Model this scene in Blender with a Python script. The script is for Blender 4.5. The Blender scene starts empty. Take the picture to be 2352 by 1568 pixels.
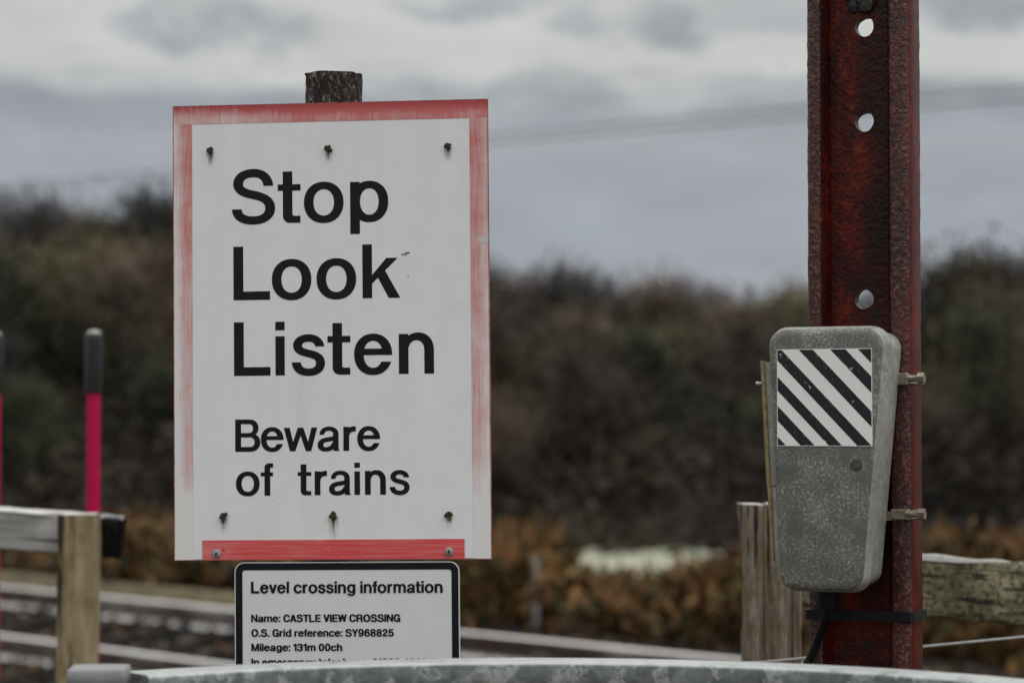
import bpy, bmesh, math, random
import numpy as np
from mathutils import Vector, Matrix
random.seed(7); rng = np.random.default_rng(7)
scene = bpy.context.scene
COL = scene.collection
R = math.radians

# ------------------------------------------------------------------ camera, sky, sun, exposure
PXF = 85 / 36 * 2352                      # pixels per unit slope in the 2352 wide view of the photograph
PITCH = math.atan(196 / PXF)
EYE = Vector((0, 0, 1.45))
cam = bpy.data.cameras.new('camera'); cam.lens = 85; cam.sensor_width = 36
cam.clip_start = 0.05; cam.clip_end = 9000
cam.dof.use_dof = True; cam.dof.focus_distance = 3.40; cam.dof.aperture_fstop = 4.0
camo = bpy.data.objects.new('camera', cam); COL.objects.link(camo)
camo.location = EYE; camo.rotation_euler = (math.pi / 2 + PITCH, 0, 0)
scene.camera = camo
scene.view_settings.view_transform = 'Standard'; scene.view_settings.look = 'None'
scene.view_settings.exposure = 0.1; scene.view_settings.gamma = 1.0
scene.cycles.use_denoising = True
scene.cycles.max_bounces = 6
SUN_ELEV, SUN_AZ = R(48), R(130)          # azimuth clockwise from +Y: behind the camera, to its right
sund = bpy.data.lights.new('sun', 'SUN'); sund.energy = 0.7; sund.angle = R(35); sund.color = (1, .965, .92)
suno = bpy.data.objects.new('sun', sund); COL.objects.link(suno); suno.location = (20, -20, 40)
sdir = Vector((math.sin(SUN_AZ) * math.cos(SUN_ELEV), math.cos(SUN_AZ) * math.cos(SUN_ELEV), math.sin(SUN_ELEV)))
suno.rotation_euler = sdir.to_track_quat('Z', 'Y').to_euler()


class NT:
    """small helper to write node trees"""
    def __init__(s, tree): s.t = tree
    def n(s, kind, **kw):
        o = s.t.nodes.new('ShaderNode' + kind)
        for k, v in kw.items():
            if k == 'ins':
                for a, b in v.items(): s.put(o.inputs[a], b)
            else: setattr(o, k, v)
        return o
    def put(s, sock, v):
        if isinstance(v, bpy.types.NodeSocket): s.t.links.new(v, sock)
        else:
            if isinstance(v, tuple) and len(v) == 3 and sock.type == 'RGBA': v = (*v, 1)
            sock.default_value = v
    def math(s, op, a, b=0.0, c=0.0, clamp=False):
        o = s.n('Math', operation=op, use_clamp=clamp)
        s.put(o.inputs[0], a); s.put(o.inputs[1], b)
        if op in ('MULTIPLY_ADD', 'SMOOTH_MIN'): s.put(o.inputs[2], c)
        return o.outputs[0]
    def mix(s, f, a, b, blend='MIX'):
        o = s.n('Mix', data_type='RGBA', blend_type=blend)
        s.put(o.inputs[0], f); s.put(o.inputs[6], a); s.put(o.inputs[7], b)
        return o.outputs[2]
    def ramp(s, f, stops, interp='LINEAR'):
        o = s.n('ValToRGB'); cr = o.color_ramp; cr.interpolation = interp
        while len(cr.elements) < len(stops): cr.elements.new(0.5)
        for e, (p, c) in zip(cr.elements, stops):
            e.position = p; e.color = (*c, 1) if isinstance(c, tuple) else (c, c, c, 1)
        s.put(o.inputs[0], f); return o.outputs[0]
    def step(s, v, a, b):
        o = s.n('MapRange', interpolation_type='SMOOTHSTEP')
        s.put(o.inputs[0], v); o.inputs[1].default_value = a; o.inputs[2].default_value = b
        return o.outputs[0]
    def mapping(s, vec, scale=(1, 1, 1), loc=(0, 0, 0), rot=(0, 0, 0)):
        o = s.n('Mapping'); s.put(o.inputs[0], vec); o.inputs[1].default_value = loc
        o.inputs[2].default_value = rot; o.inputs[3].default_value = scale; return o.outputs[0]
    def noise(s, vec, scale, detail=4, rough=.55, dist=0.0):
        o = s.n('TexNoise', ins={'Scale': scale, 'Detail': detail, 'Roughness': rough, 'Distortion': dist})
        s.put(o.inputs['Vector'], vec); return o.outputs[0]
    def voro(s, vec, scale, feature='F1', out=0):
        o = s.n('TexVoronoi', feature=feature, ins={'Scale': scale}); s.put(o.inputs['Vector'], vec); return o.outputs[out]


world = bpy.data.worlds.new('World'); scene.world = world; world.use_nodes = True
W = NT(world.node_tree)
bg = world.node_tree.nodes['Background']
sky = W.n('TexSky', sky_type='NISHITA', sun_disc=False, sun_elevation=SUN_ELEV, sun_rotation=SUN_AZ)
dirv = W.n('TexCoord').outputs['Generated']
sx, sy, sz = W.n('SeparateXYZ', ins={0: dirv}).outputs
lowv = W.mapping(dirv, (1, 1, 2.6))
n_big = W.noise(W.mapping(dirv, (1, 1, 3.0), (-1.76, -3.49, 1.51)), 7.0, 3, .5, .4)
n_mid = W.noise(W.mapping(dirv, (1, 1, 3.6), (-4.28, .36, -1.34)), 12, 5, .55, .5)
n_dark = W.noise(W.mapping(dirv, (1, 1, 1.8), (.7, 4.2, 2.4)), 17, 5, .6, .4)
az = W.math('DIVIDE', sx, W.math('MAXIMUM', W.math('ABSOLUTE', sy), .15))
azd = W.math('ADD', az, W.math('MULTIPLY', W.math('SUBTRACT', n_mid, .5), .09))
szd = W.math('ADD', sz, W.math('MULTIPLY', W.math('SUBTRACT', n_dark, .5), .055))
edge = W.math('ADD', sz, W.math('MULTIPLY', W.math('SUBTRACT', n_big, .5), .035))
edge = W.math('ADD', edge, W.math('MULTIPLY', W.math('SUBTRACT', n_mid, .5), .035))
lift = W.step(edge, .128, .150)
low = W.ramp(W.math('MULTIPLY', sz, 5.0), [(.0, (.37, .39, .43)), (.40, (.325, .345, .388)), (.50, (.330, .347, .383)), (.58, (.345, .36, .385)), (.67, (.295, .312, .34)), (.85, (.33, .345, .365))])
cloud = W.mix(lift, low, (.555, .555, .535))
dark = None
for ca, cz, ra, rz_, k_ in ((-.127, .166, .030, .012, .8), (-.097, .161, .014, .010, .7), (-.181, .147, .014, .005, .45), (.004, .1745, .045, .006, .7), (.053, .165, .026, .011, .85),
                            (.100, .173, .040, .007, .5), (.196, .170, .034, .013, .95), (-.02, .141, .05, .006, .5), (.115, .141, .04, .007, .6), (-.33, .16, .08, .015, .7), (.36, .15, .07, .02, .7)):
    qa = W.math('MULTIPLY', W.math('SUBTRACT', azd, ca), 1 / ra); qz = W.math('MULTIPLY', W.math('SUBTRACT', szd, cz), 1 / rz_)
    d2 = W.math('ADD', W.math('MULTIPLY', qa, qa), W.math('MULTIPLY', qz, qz))
    o_ = W.math('MULTIPLY', W.math('SUBTRACT', 1.0, W.step(d2, .15, 1.9)), k_)
    dark = o_ if dark is None else W.math('MAXIMUM', dark, o_)
cloud = W.mix(W.math('MULTIPLY', dark, W.step(n_dark, .28, .62)), cloud, (.275, .29, .318))
soft = W.math('MULTIPLY_ADD', W.math('SUBTRACT', n_mid, .5), .42, 1.0)
soft = W.math('ADD', soft, W.math('MULTIPLY', W.math('SUBTRACT', n_dark, .5), .22))
cloud = W.mix(1.0, cloud, W.n('CombineColor', ins={0: soft, 1: soft, 2: soft}).outputs[0], 'MULTIPLY')
up = W.math('MULTIPLY_ADD', W.step(sz, .16, .9), 1.5, 1.0)     # an overcast sky is brighter overhead
cloud = W.mix(1.0, cloud, W.n('CombineColor', ins={0: up, 1: up, 2: up}).outputs[0], 'MULTIPLY')
cloud10 = W.n('VectorMath', operation='SCALE', ins={0: cloud, 3: 10.0}).outputs[0]
W.put(bg.inputs[0], W.mix(.93, sky.outputs[0], cloud10)); bg.inputs[1].default_value = 0.1


def at(px, py, Y):
    """the point at depth Y seen at a pixel of the photograph (2352 x 1568 view)"""
    dx, dy = (px - 1176) / PXF, (784 - py) / PXF
    c, s = math.cos(PITCH), math.sin(PITCH)
    d = Vector((dx, c - dy * s, s + dy * c))
    return EYE + d * (Y / d.y)

# ------------------------------------------------------------------ helpers
def thing(name, label, cat, loc=(0, 0, 0), group=None):
    o = bpy.data.objects.new(name, None); COL.objects.link(o); o.location = loc; o.empty_display_size = .1
    return tag(o, label, cat, group)
def tag(o, label, cat, group=None):
    o['label'] = label; o['category'] = cat
    if group: o['group'] = group
    return o
def kind(o, k): o['kind'] = k; return o


class MB:
    def __init__(s): s.v = []; s.f = []; s.m = []; s.mi = 0
    def add(s, vs, fs):
        b = len(s.v); s.v += [tuple(p) for p in vs]
        for f in fs: s.f.append([b + i for i in f]); s.m.append(s.mi)
        return s
    def box(s, x0, x1, y0, y1, z0, z1):
        return s.add([(x, y, z) for z in (z0, z1) for y in (y0, y1) for x in (x0, x1)],
                     [(0, 2, 3, 1), (4, 5, 7, 6), (0, 1, 5, 4), (1, 3, 7, 5), (3, 2, 6, 7), (2, 0, 4, 6)])
    def prism(s, poly, a, b, axis='z'):
        """poly: 2D ring (counter-clockwise), extruded from a to b along axis"""
        n = len(poly)
        def P(p, t):
            return (p[0], p[1], t) if axis == 'z' else (p[0], t, p[1]) if axis == 'y' else (t, p[0], p[1])
        return s.add([P(p, a) for p in poly] + [P(p, b) for p in poly],
                     [tuple(range(n))[::-1], tuple(range(n, 2 * n))] + [(i, (i + 1) % n, n + (i + 1) % n, n + i) for i in range(n)])
    def tube(s, path, r, n=8, cap=True):
        path = [Vector(p) for p in path]; rs = r if hasattr(r, '__len__') else [r] * len(path)
        vs = []; nrm = None
        for i, p in enumerate(path):
            t = (path[min(i + 1, len(path) - 1)] - path[max(i - 1, 0)]).normalized()
            if nrm is None: nrm = t.orthogonal().normalized()
            nrm = (nrm - t * nrm.dot(t)).normalized(); bi = t.cross(nrm)
            vs += [p + (nrm * math.cos(2 * math.pi * k / n) + bi * math.sin(2 * math.pi * k / n)) * rs[i] for k in range(n)]
        fs = [(i * n + k, i * n + (k + 1) % n, (i + 1) * n + (k + 1) % n, (i + 1) * n + k) for i in range(len(path) - 1) for k in range(n)]
        if cap: fs += [tuple(range(n))[::-1], tuple(range((len(path) - 1) * n, len(path) * n))]
        return s.add(vs, fs)
    def lathe(s, prof, n=24, c=(0, 0)):
        vs = [(c[0] + r * math.cos(2 * math.pi * k / n), c[1] + r * math.sin(2 * math.pi * k / n), z) for r, z in prof for k in range(n)]
        fs = [(i * n + k, i * n + (k + 1) % n, (i + 1) * n + (k + 1) % n, (i + 1) * n + k) for i in range(len(prof) - 1) for k in range(n)]
        fs += [tuple(range(n))[::-1], tuple(range((len(prof) - 1) * n, len(prof) * n))]
        return s.add(vs, fs)
    def loft(s, rings, cap=True):
        n = len(rings[0])
        fs = [(i * n + k, i * n + (k + 1) % n, (i + 1) * n + (k + 1) % n, (i + 1) * n + k) for i in range(len(rings) - 1) for k in range(n)]
        if cap: fs += [tuple(range(n))[::-1], tuple(range((len(rings) - 1) * n, len(rings) * n))]
        return s.add([p for r in rings for p in r], fs)
    def build(s, name, mats, parent=None, smooth=False, bevel=0.0, segs=2, normals=True, sharp=35):
        me = bpy.data.meshes.new(name); me.from_pydata(s.v, [], s.f)
        mats = mats if isinstance(mats, (list, tuple)) else [mats]
        for m in mats: me.materials.append(m)
        me.polygons.foreach_set('material_index', s.m)
        if normals or bevel:
            bm = bmesh.new(); bm.from_mesh(me)
            bmesh.ops.recalc_face_normals(bm, faces=bm.faces)
            if bevel:
                es = [e for e in bm.edges if len(e.link_faces) == 2 and e.calc_face_angle(0) > R(30)]
                bmesh.ops.bevel(bm, geom=es, offset=bevel, segments=segs, affect='EDGES', profile=.5, clamp_overlap=True)
            bm.to_mesh(me); bm.free()
        if smooth:
            me.polygons.foreach_set('use_smooth', [True] * len(me.polygons))
            try: me.set_sharp_from_angle(angle=R(sharp))
            except Exception: pass
        o = bpy.data.objects.new(name, me); COL.objects.link(o)
        if parent: o.parent = parent
        return o


def rrect(w, h, r, n=6, cx=0, cy=0):
    p = []
    for (x, y, a) in ((w / 2 - r, h / 2 - r, 0), (-w / 2 + r, h / 2 - r, 90), (-w / 2 + r, -h / 2 + r, 180), (w / 2 - r, -h / 2 + r, 270)):
        for k in range(n + 1):
            t = R(a + 90 * k / n); p.append((cx + x + r * math.cos(t), cy + y + r * math.sin(t)))
    return p

# ------------------------------------------------------------------ materials
def new_mat(name):
    m = bpy.data.materials.new(name); m.use_nodes = True
    T = NT(m.node_tree); b = m.node_tree.nodes['Principled BSDF']; return m, T, b
def bump(T, b, h, strength=.4, dist=.002):
    o = T.n('Bump', ins={'Strength': strength, 'Distance': dist}); T.put(o.inputs['Height'], h); T.put(b.inputs['Normal'], o.outputs[0])
def simple(name, c, rough=.5, metal=0.0, var=.12, scale=30, bs=0.0, bd=.001):
    m, T, b = new_mat(name); P = T.n('TexCoord').outputs['Object']
    n = T.noise(P, scale, 5, .6)
    T.put(b.inputs['Base Color'], T.ramp(n, [(.25, tuple(x * (1 - var) for x in c)), (.75, tuple(min(1, x * (1 + var)) for x in c))]))
    b.inputs['Roughness'].default_value = rough; b.inputs['Metallic'].default_value = metal
    if bs: bump(T, b, n, bs, bd)
    return m
def pale_top_mix(T, col, P, amt=.8, c=(.70, .70, .705), scale=60):  # mixes faces that point up towards a pale colour
    nz = T.n('SeparateXYZ', ins={0: T.n('NewGeometry').outputs['Normal']}).outputs[2]
    f = T.math('MULTIPLY', T.step(nz, .30, .72), T.step(T.noise(P, scale, 3), .15, .5))
    return T.mix(T.math('MULTIPLY', f, amt), col, c)
def wood(name, dark, mid, light, grain=(60, 60, 4), green=None, frost=0.0, bs=.5, bd=.003, gam=.0, spots=None):  # frost: how far upward faces are mixed towards a pale colour
    m, T, b = new_mat(name); P = T.n('TexCoord').outputs['Object']
    g = T.noise(T.mapping(P, grain), 1.0, 6, .62, .6)
    big = T.noise(P, 9, 3)
    v = T.math('ADD', T.math('MULTIPLY', g, .75), T.math('MULTIPLY', big, .3))
    col = T.ramp(v, [(.33, dark), (.5, mid), (.68, light)])
    crack = T.step(T.noise(T.mapping(P, tuple(x * 1.7 if x > 20 else x * .6 for x in grain), (5, 3, 1)), 1.0, 3, .5), .63, .56)
    col = T.mix(T.math('SUBTRACT', 1.0, crack), col, tuple(x * .35 for x in dark))
    if green:
        col = T.mix(T.math('MULTIPLY', T.step(T.noise(T.mapping(P, (22, 22, 14), (2, 8, 5)), 1.0, 5, .7), .47, .66), .8), col, green)
    if spots:
        col = T.mix(T.math('MULTIPLY', T.step(T.noise(T.mapping(P, (1, 1, 1), (9, 2, 5)), 95, 5, .75), .48, .58), .85), col, spots)
    kn = T.voro(T.mapping(P, tuple(11.0 if x > 20 else 6.5 for x in grain), (.3, .7, .2)), 1.0)
    col = T.mix(T.math('MULTIPLY', T.step(kn, .17, .06), .75), col, tuple(x * .5 for x in dark))
    if frost: col = pale_top_mix(T, col, P, frost)
    T.put(b.inputs['Base Color'], col); b.inputs['Roughness'].default_value = .8
    b.inputs['Specular IOR Level'].default_value = .3
    bump(T, b, T.math('ADD', g, T.math('MULTIPLY', crack, .6)), bs, bd); return m


M = {}
M['letter'] = simple('black_lettering', (.0055, .0065, .0095), .45, var=.35, scale=60)
M['black'] = simple('black_rubber', (.006, .006, .0065), .5, var=.2)
for k_ in ('letter', 'black'): M[k_].node_tree.nodes['Principled BSDF'].inputs['Specular IOR Level'].default_value = .22
M['bolt'] = simple('old_bolt', (.035, .028, .018), .8, var=.6, scale=400, bs=.6)
M['steel'] = simple('weathered_steel', (.34, .30, .235), .34, .8, var=.5, scale=160, bs=.3)
M['cap_grey'] = simple('grey_cap', (.25, .26, .265), .5, var=.2, scale=40)
M['crimson'] = simple('crimson_paint', (.45, .002, .068), .5, var=.08, scale=8)
M['crimson'].node_tree.nodes['Principled BSDF'].inputs['Specular IOR Level'].default_value = .2
m, T, b = new_mat('glossy_sleeve'); P = T.n('TexCoord').outputs['Object']
T.put(b.inputs['Base Color'], pale_top_mix(T, (.0035, .0035, .004, 1), P, .7, (.5, .5, .51))); b.inputs['Roughness'].default_value = .25; M['sleeve'] = m
M['wirem'] = simple('overhead_cable', (.09, .09, .1), .6)
M['galv_wire'] = simple('fence_wire', (.3, .3, .29), .5, .4, var=.2, scale=90)

# the white face of the big sign: faint streaks of dirt
m, T, b = new_mat('sign_white'); P = T.n('TexCoord').outputs['Object']
st = T.noise(T.mapping(P, (40, 40, 5)), 1.0, 5, .65)
fine = T.noise(P, 25, 6, .6)
col = T.ramp(T.math('ADD', T.math('MULTIPLY', st, .5), T.math('MULTIPLY', fine, .5)), [(.3, (.68, .71, .73)), (.7, (.75, .775, .79))])
speck = T.step(T.noise(P, 160, 2, .5), .80, .84)
col = T.mix(T.math('MULTIPLY', T.step(T.noise(T.mapping(P, (16, 16, 1.6), (4, 0, 2)), 1.0, 5, .7), .52, .75), .22), col, (.52, .53, .49))
col = T.mix(T.math('MULTIPLY', T.step(T.noise(P, 9, 6, .7), .56, .74), .18), col, (.52, .54, .51))
col = T.mix(T.math('MULTIPLY', speck, .8), col, (.12, .09, .05))
T.put(b.inputs['Base Color'], col); b.inputs['Roughness'].default_value = .42; b.inputs['Specular IOR Level'].default_value = .35
bump(T, b, fine, .08, .001); M['sign'] = m
M['info_white'] = simple('info_white', (.66, .685, .685), .4, var=.03, scale=25)
M['rim'] = simple('sign_edge', (.52, .44, .42), .6, var=.4, scale=200)


def faded_red(name, side):
    """sun-bleached red vinyl: side 'l','r','t','b' tells which way it has worn"""
    m, T, b = new_mat(name); P = T.n('TexCoord').outputs['Object']
    x, y, z = T.n('SeparateXYZ', ins={0: P}).outputs
    vert = T.noise(T.mapping(P, (420, 420, 16)), 1.0, 5, .65); hor = T.noise(T.mapping(P, (12, 420, 500)), 1.0, 4, .6)
    blot = T.noise(P, 28, 5, .65)
    pale, strong, deep = (.70, .70, .705), (.52, .15, .145), (.40, .060, .066)
    if side in 'lr':
        # worn through towards the bottom and along one edge
        down = T.step(z, -.16, -.30) if side == 'r' else T.step(z, -.20, -.27)
        e = T.step(x, -.207, -.224) if side == 'l' else T.step(x, .208, .223)
        k = {'l': .62, 'r': .30}[side]
        grow = T.step(z, .33, -.16)
        w = T.math('ADD', T.math('MULTIPLY', e, k), T.math('MULTIPLY', T.math('SUBTRACT', vert, .5), .9))
        w = T.math('ADD', w, T.math('MULTIPLY', T.math('SUBTRACT', blot, .5), .9))
        w = T.math('ADD', w, T.math('MULTIPLY', grow, .42 if side == 'l' else .36))
        w = T.math('ADD', T.math('ADD', w, down), .12, clamp=True)
        base = T.mix(T.step(vert, .45, .75), strong, (.52, .20, .18))
        col = T.mix(w, base, pale)
    elif side == 't':
        w = T.math('ADD', T.math('MULTIPLY', T.math('SUBTRACT', vert, .5), .9), T.math('MULTIPLY', T.math('SUBTRACT', blot, .5), .9))
        w = T.math('ADD', w, T.math('MULTIPLY', T.step(x, .02, -.20), .42))
        w = T.math('SUBTRACT', w, T.math('MULTIPLY', T.step(z, .300, .322), .5))
        w = T.math('ADD', w, .10, clamp=True)
        col = T.mix(w, T.mix(T.step(z, .303, .321), strong, deep), pale)
    else:
        w = T.math('ADD', T.math('MULTIPLY', T.math('SUBTRACT', hor, .45), 1.5), T.math('MULTIPLY', T.step(x, -.10, -.19), .22), clamp=True)
        w = T.math('ADD', w, T.math('MULTIPLY', T.step(blot, .6, .75), .25), clamp=True)
        col = T.mix(w, (.62, .062, .07), (.62, .34, .31))
        col = T.mix(T.math('MULTIPLY', T.step(vert, .66, .72), .35), col, (.4, .03, .04))
    spk = T.step(T.noise(P, 210, 2), .74, .79)
    col = T.mix(spk, col, (.22, .02, .02))
    T.put(b.inputs['Base Color'], col); b.inputs['Roughness'].default_value = .5; b.inputs['Specular IOR Level'].default_value = .3
    return m

# old rail painted with bitumen and rust, web colour darkened as recess shade
def rust(name, web):
    m, T, b = new_mat(name); P = T.n('TexCoord').outputs['Object']
    x, y, z = T.n('SeparateXYZ', ins={0: P}).outputs
    pit = T.noise(T.mapping(P, (1, 1, .8)), 190, 4, .6); pit2 = T.noise(P, 75, 5, .7)
    blot = T.noise(T.mapping(P, (14, 14, 5), (3, 0, 1.3)), 1.0, 5, .6)
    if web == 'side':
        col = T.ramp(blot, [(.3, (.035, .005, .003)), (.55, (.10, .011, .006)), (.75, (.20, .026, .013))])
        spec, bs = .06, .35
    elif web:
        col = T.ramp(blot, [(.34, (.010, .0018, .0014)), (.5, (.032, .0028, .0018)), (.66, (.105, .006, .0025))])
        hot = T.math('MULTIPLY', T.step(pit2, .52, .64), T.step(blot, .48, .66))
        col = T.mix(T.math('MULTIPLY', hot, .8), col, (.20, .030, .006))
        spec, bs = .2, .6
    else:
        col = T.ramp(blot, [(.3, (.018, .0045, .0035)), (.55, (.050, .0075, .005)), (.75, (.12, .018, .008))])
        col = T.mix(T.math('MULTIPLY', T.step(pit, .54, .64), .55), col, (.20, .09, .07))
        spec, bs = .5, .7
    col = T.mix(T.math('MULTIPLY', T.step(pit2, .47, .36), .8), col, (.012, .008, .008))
    T.put(b.inputs['Base Color'], col); b.inputs['Roughness'].default_value = .30; b.inputs['Specular IOR Level'].default_value = spec
    bump(T, b, T.math('ADD', pit, T.math('MULTIPLY', pit2, .8)), bs, .0035); return m
M['rust_web_shade'] = rust('rust_web_shade', True); M['rust_side'] = rust('rust_side', 'side'); M['rust'] = rust('rust_flange', False)

def galv(name, dark, mid, light, scale, speck, big=False):
    m, T, b = new_mat(name); P = T.n('TexCoord').outputs['Object']
    a = T.noise(P, scale, 5, .68, .5); bl = T.noise(P, scale * .09 if not big else scale * .5, 4, .6)
    col = T.ramp(T.math('ADD', T.math('MULTIPLY', a, .6), T.math('MULTIPLY', bl, .4)), [(.36, dark), (.52, mid), (.64, light)])
    run = T.step(T.noise(T.mapping(P, (70, 70, 3), (1, 4, 2)), 1.0, 4, .6), .56, .74)
    col = T.mix(T.math('MULTIPLY', run, .45), col, dark)
    if speck:
        s = T.math('MULTIPLY', T.step(a, .53, .61), T.step(bl, .34, .66))
        col = T.mix(T.math('MULTIPLY', s, .85), col, speck)
    if big:
        v = T.voro(T.mapping(P, (1, 1, 1.0)), 42, 'F1', 1)
        vv = T.n('SeparateColor', ins={0: v}).outputs[0]
        s = T.math('MULTIPLY', T.step(vv, .52, .60), T.step(T.noise(P, 75, 4, .7), .42, .58))
        col = T.mix(T.math('MULTIPLY', s, .85), col, (.40, .43, .42))
        col = pale_top_mix(T, col, P, .75, (.55, .57, .57), 40)  # upward faces of the gate made paler
    T.put(b.inputs['Base Color'], col); b.inputs['Roughness'].default_value = .48; b.inputs['Metallic'].default_value = .25
    bump(T, b, a, .35, .0012); return m
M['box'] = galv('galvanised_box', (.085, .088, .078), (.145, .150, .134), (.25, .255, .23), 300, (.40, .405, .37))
M['box_lit'] = galv('galvanised_lit', (.19, .195, .18), (.31, .312, .29), (.45, .445, .41), 90, None)  # lighter copy of the box metal, side light put into its colour
M['gate'] = galv('galvanised_gate', (.10, .115, .11), (.17, .19, .183), (.26, .285, .275), 60, None, True)

M['post_dark'] = simple('lichen_post', (.04, .03, .024), .9, var=.5, scale=120)
m, T, b = new_mat('lichen_post'); P = T.n('TexCoord').outputs['Object']
a = T.noise(T.mapping(P, (1, 1, .55)), 170, 6, .75, 1.0); a2 = T.noise(P, 60, 4)
col = T.ramp(a, [(.42, (.006, .004, .004)), (.53, (.035, .020, .017)), (.60, (.20, .17, .16)), (.68, (.50, .47, .45))])
T.put(b.inputs['Base Color'], T.mix(T.step(a2, .62, .7), col, (.02, .014, .012))); b.inputs['Roughness'].default_value = .9
bump(T, b, a, .9, .006); M['post_dark'] = m

M['wood_tan'] = wood('tan_post', (.09, .065, .035), (.27, .215, .125), (.40, .345, .235), (26, 26, 4), green=(.13, .105, .04), frost=.8)
M['wood_grey'] = wood('grey_rail', (.15, .145, .14), (.29, .285, .275), (.38, .375, .36), (5, 50, 50), frost=.85)
M['wood_shade'] = wood('shaded_end', (.003, .003, .0025), (.007, .007, .006), (.012, .011, .009), (50, 50, 50), frost=.5)  # near-black colour stands in for shade on the rail end
M['wood_shade'].node_tree.nodes['Principled BSDF'].inputs['Specular IOR Level'].default_value = .04
M['wood_split'] = wood('split_post', (.045, .035, .030), (.17, .135, .10), (.34, .30, .25), (70, 70, 4), green=(.12, .085, .03), frost=.85, bs=.9, bd=.006)
M['wood_moss'] = wood('mossy_rail', (.05, .043, .025), (.16, .145, .085), (.32, .29, .19), (9, 42, 42), green=(.06, .06, .022), frost=.35, spots=(.018, .017, .012))
M['wood_plank'] = wood('tan_board', (.14, .11, .06), (.24, .20, .12), (.32, .28, .18), (4, 30, 30))
M['sleeper'] = wood('sleeper', (.02, .016, .012), (.045, .036, .028), (.09, .075, .06), (4, 30, 30))

# rail: rusty web, worn pale head
m, T, b = new_mat('track_rail'); P = T.n('TexCoord').outputs['Object']
col = T.ramp(T.noise(P, 14, 5), [(.3, (.035, .02, .014)), (.7, (.085, .05, .032))])
nz = T.n('SeparateXYZ', ins={0: T.n('NewGeometry').outputs['Normal']}).outputs[2]
f = T.step(nz, .5, .9)
oz = T.n('SeparateXYZ', ins={0: P}).outputs[2]
f2 = T.math('MULTIPLY', T.step(T.math('MULTIPLY_ADD', T.noise(P, 3.0, 4, .7), .08, oz), .100, .122), T.math('MULTIPLY', T.step(T.noise(T.mapping(P, (1.2, 4, 4)), 1.0, 4, .7), .42, .66), .6))
T.put(b.inputs['Base Color'], T.mix(f, T.mix(f2, col, (.48, .46, .455)), (.78, .765, .76))); T.put(b.inputs['Roughness'], T.math('MULTIPLY_ADD', f, -.25, .65)); M['rail'] = m

def leafy(name, stops, scale=.9, rough=.75, detail=5, tree=False):
    m, T, b = new_mat(name); P = T.n('NewGeometry').outputs['Position']
    n = T.noise(P, scale, detail, .7)
    wn = T.n('TexWhiteNoise', noise_dimensions='3D')
    q = T.n('VectorMath', operation='SNAP', ins={0: P, 1: (.12, .12, .12)}).outputs[0]; T.put(wn.inputs['Vector'], q)
    v = T.math('ADD', T.math('MULTIPLY', n, .86), T.math('MULTIPLY', wn.outputs[0], .12))
    if tree:      # every tree has its own tone
        rnd = T.n('ObjectInfo').outputs['Random']
        v = T.math('ADD', T.math('MULTIPLY', v, .55), T.math('MULTIPLY_ADD', rnd, .48, .11))
    T.put(b.inputs['Base Color'], T.ramp(v, stops)); b.inputs['Roughness'].default_value = rough
    b.inputs['Specular IOR Level'].default_value = .2; return m
M['bracken'] = leafy('dead_bracken', [(.37, (.008, .006, .004)), (.43, (.045, .028, .012)), (.47, (.15, .066, .022)), (.505, (.070, .064, .024)), (.54, (.022, .018, .008)), (.575, (.24, .15, .06)), (.62, (.20, .072, .022)), (.66, (.12, .11, .042)), (.75, (.46, .28, .17))], .75, detail=3)
M['ballast'] = leafy('ballast', [(.36, (.006, .005, .0045)), (.55, (.018, .013, .010)), (.60, (.11, .055, .022)), (.635, (.05, .04, .035)), (.66, (.30, .28, .27)), (.74, (.72, .71, .71))], 1.1)
M['bark'] = leafy('bark', [(.3, (.02, .017, .014)), (.7, (.06, .05, .042))], 2)
CROWNS = [
    ('bare brown twigs', leafy('crown_bare', [(.32, (0.034, 0.027, 0.023)), (.5, (0.085, 0.065, 0.052)), (.7, (0.150, 0.112, 0.083))], 2.2, tree=True)),
    ('grey twigs', leafy('crown_grey', [(.32, (0.027, 0.026, 0.027)), (.55, (0.055, 0.051, 0.051)), (.72, (0.091, 0.083, 0.078))], 2.2, tree=True)),
    ('dull olive leaves', leafy('crown_olive', [(.32, (.030, .028, .018)), (.55, (.078, .070, .040)), (.72, (.150, .130, .068))], 2.2, tree=True)),
    ('russet leaves', leafy('crown_russet', [(.32, (.030, .023, .018)), (.55, (.080, .058, .041)), (.72, (.130, .090, .060))], 2.2, tree=True)),
    ('dark evergreen leaves', leafy('crown_ever', [(.32, (0.015, 0.017, 0.012)), (.55, (0.032, 0.037, 0.023)), (.72, (0.056, 0.063, 0.034))], 2.2, tree=True)),
]
M['under'] = leafy('undergrowth', [(.34, (.009, .0075, .0065)), (.46, (.021, .016, .013)), (.54, (.045, .031, .022)), (.60, (.036, .034, .020)), (.66, (.045, .033, .028)), (.75, (.13, .115, .06))], .13, detail=2)

# ------------------------------------------------------------------ ground: one sheet to the horizon
SKYLINE = [(-3000, 470), (-600, 440), (0, 448), (200, 440), (390, 432), (600, 480), (900, 545), (1130, 570), (1300, 600), (1480, 648), (1700, 648), (1850, 618), (1905, 660), (1985, 740), (2050, 650), (2095, 520), (2150, 498), (2230, 535), (2352, 585), (3000, 560), (6000, 520)]
YR = 112.0
def top_z(X, Y):
    px = 1176 + X / Y * PXF
    return EYE.z + Y * (980 - np.interp(px, [a for a, _ in SKYLINE], [b_ for _, b_ in SKYLINE])) / PXF
def ground_z(X, Y):
    if Y < 7: return 0.0
    if Y < 22: return -.45 * min(1, (Y - 7) / 2.5)
    z = -.45 - min(Y - 22, 40) * .0283
    if Y > 60:
        t = min((Y - 60) / (YR - 60), 1.0)
        z += t * (top_z(X, YR) - 6.2 + 1.58)
    return z
def axis(vals): return sorted(set(vals))
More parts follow.
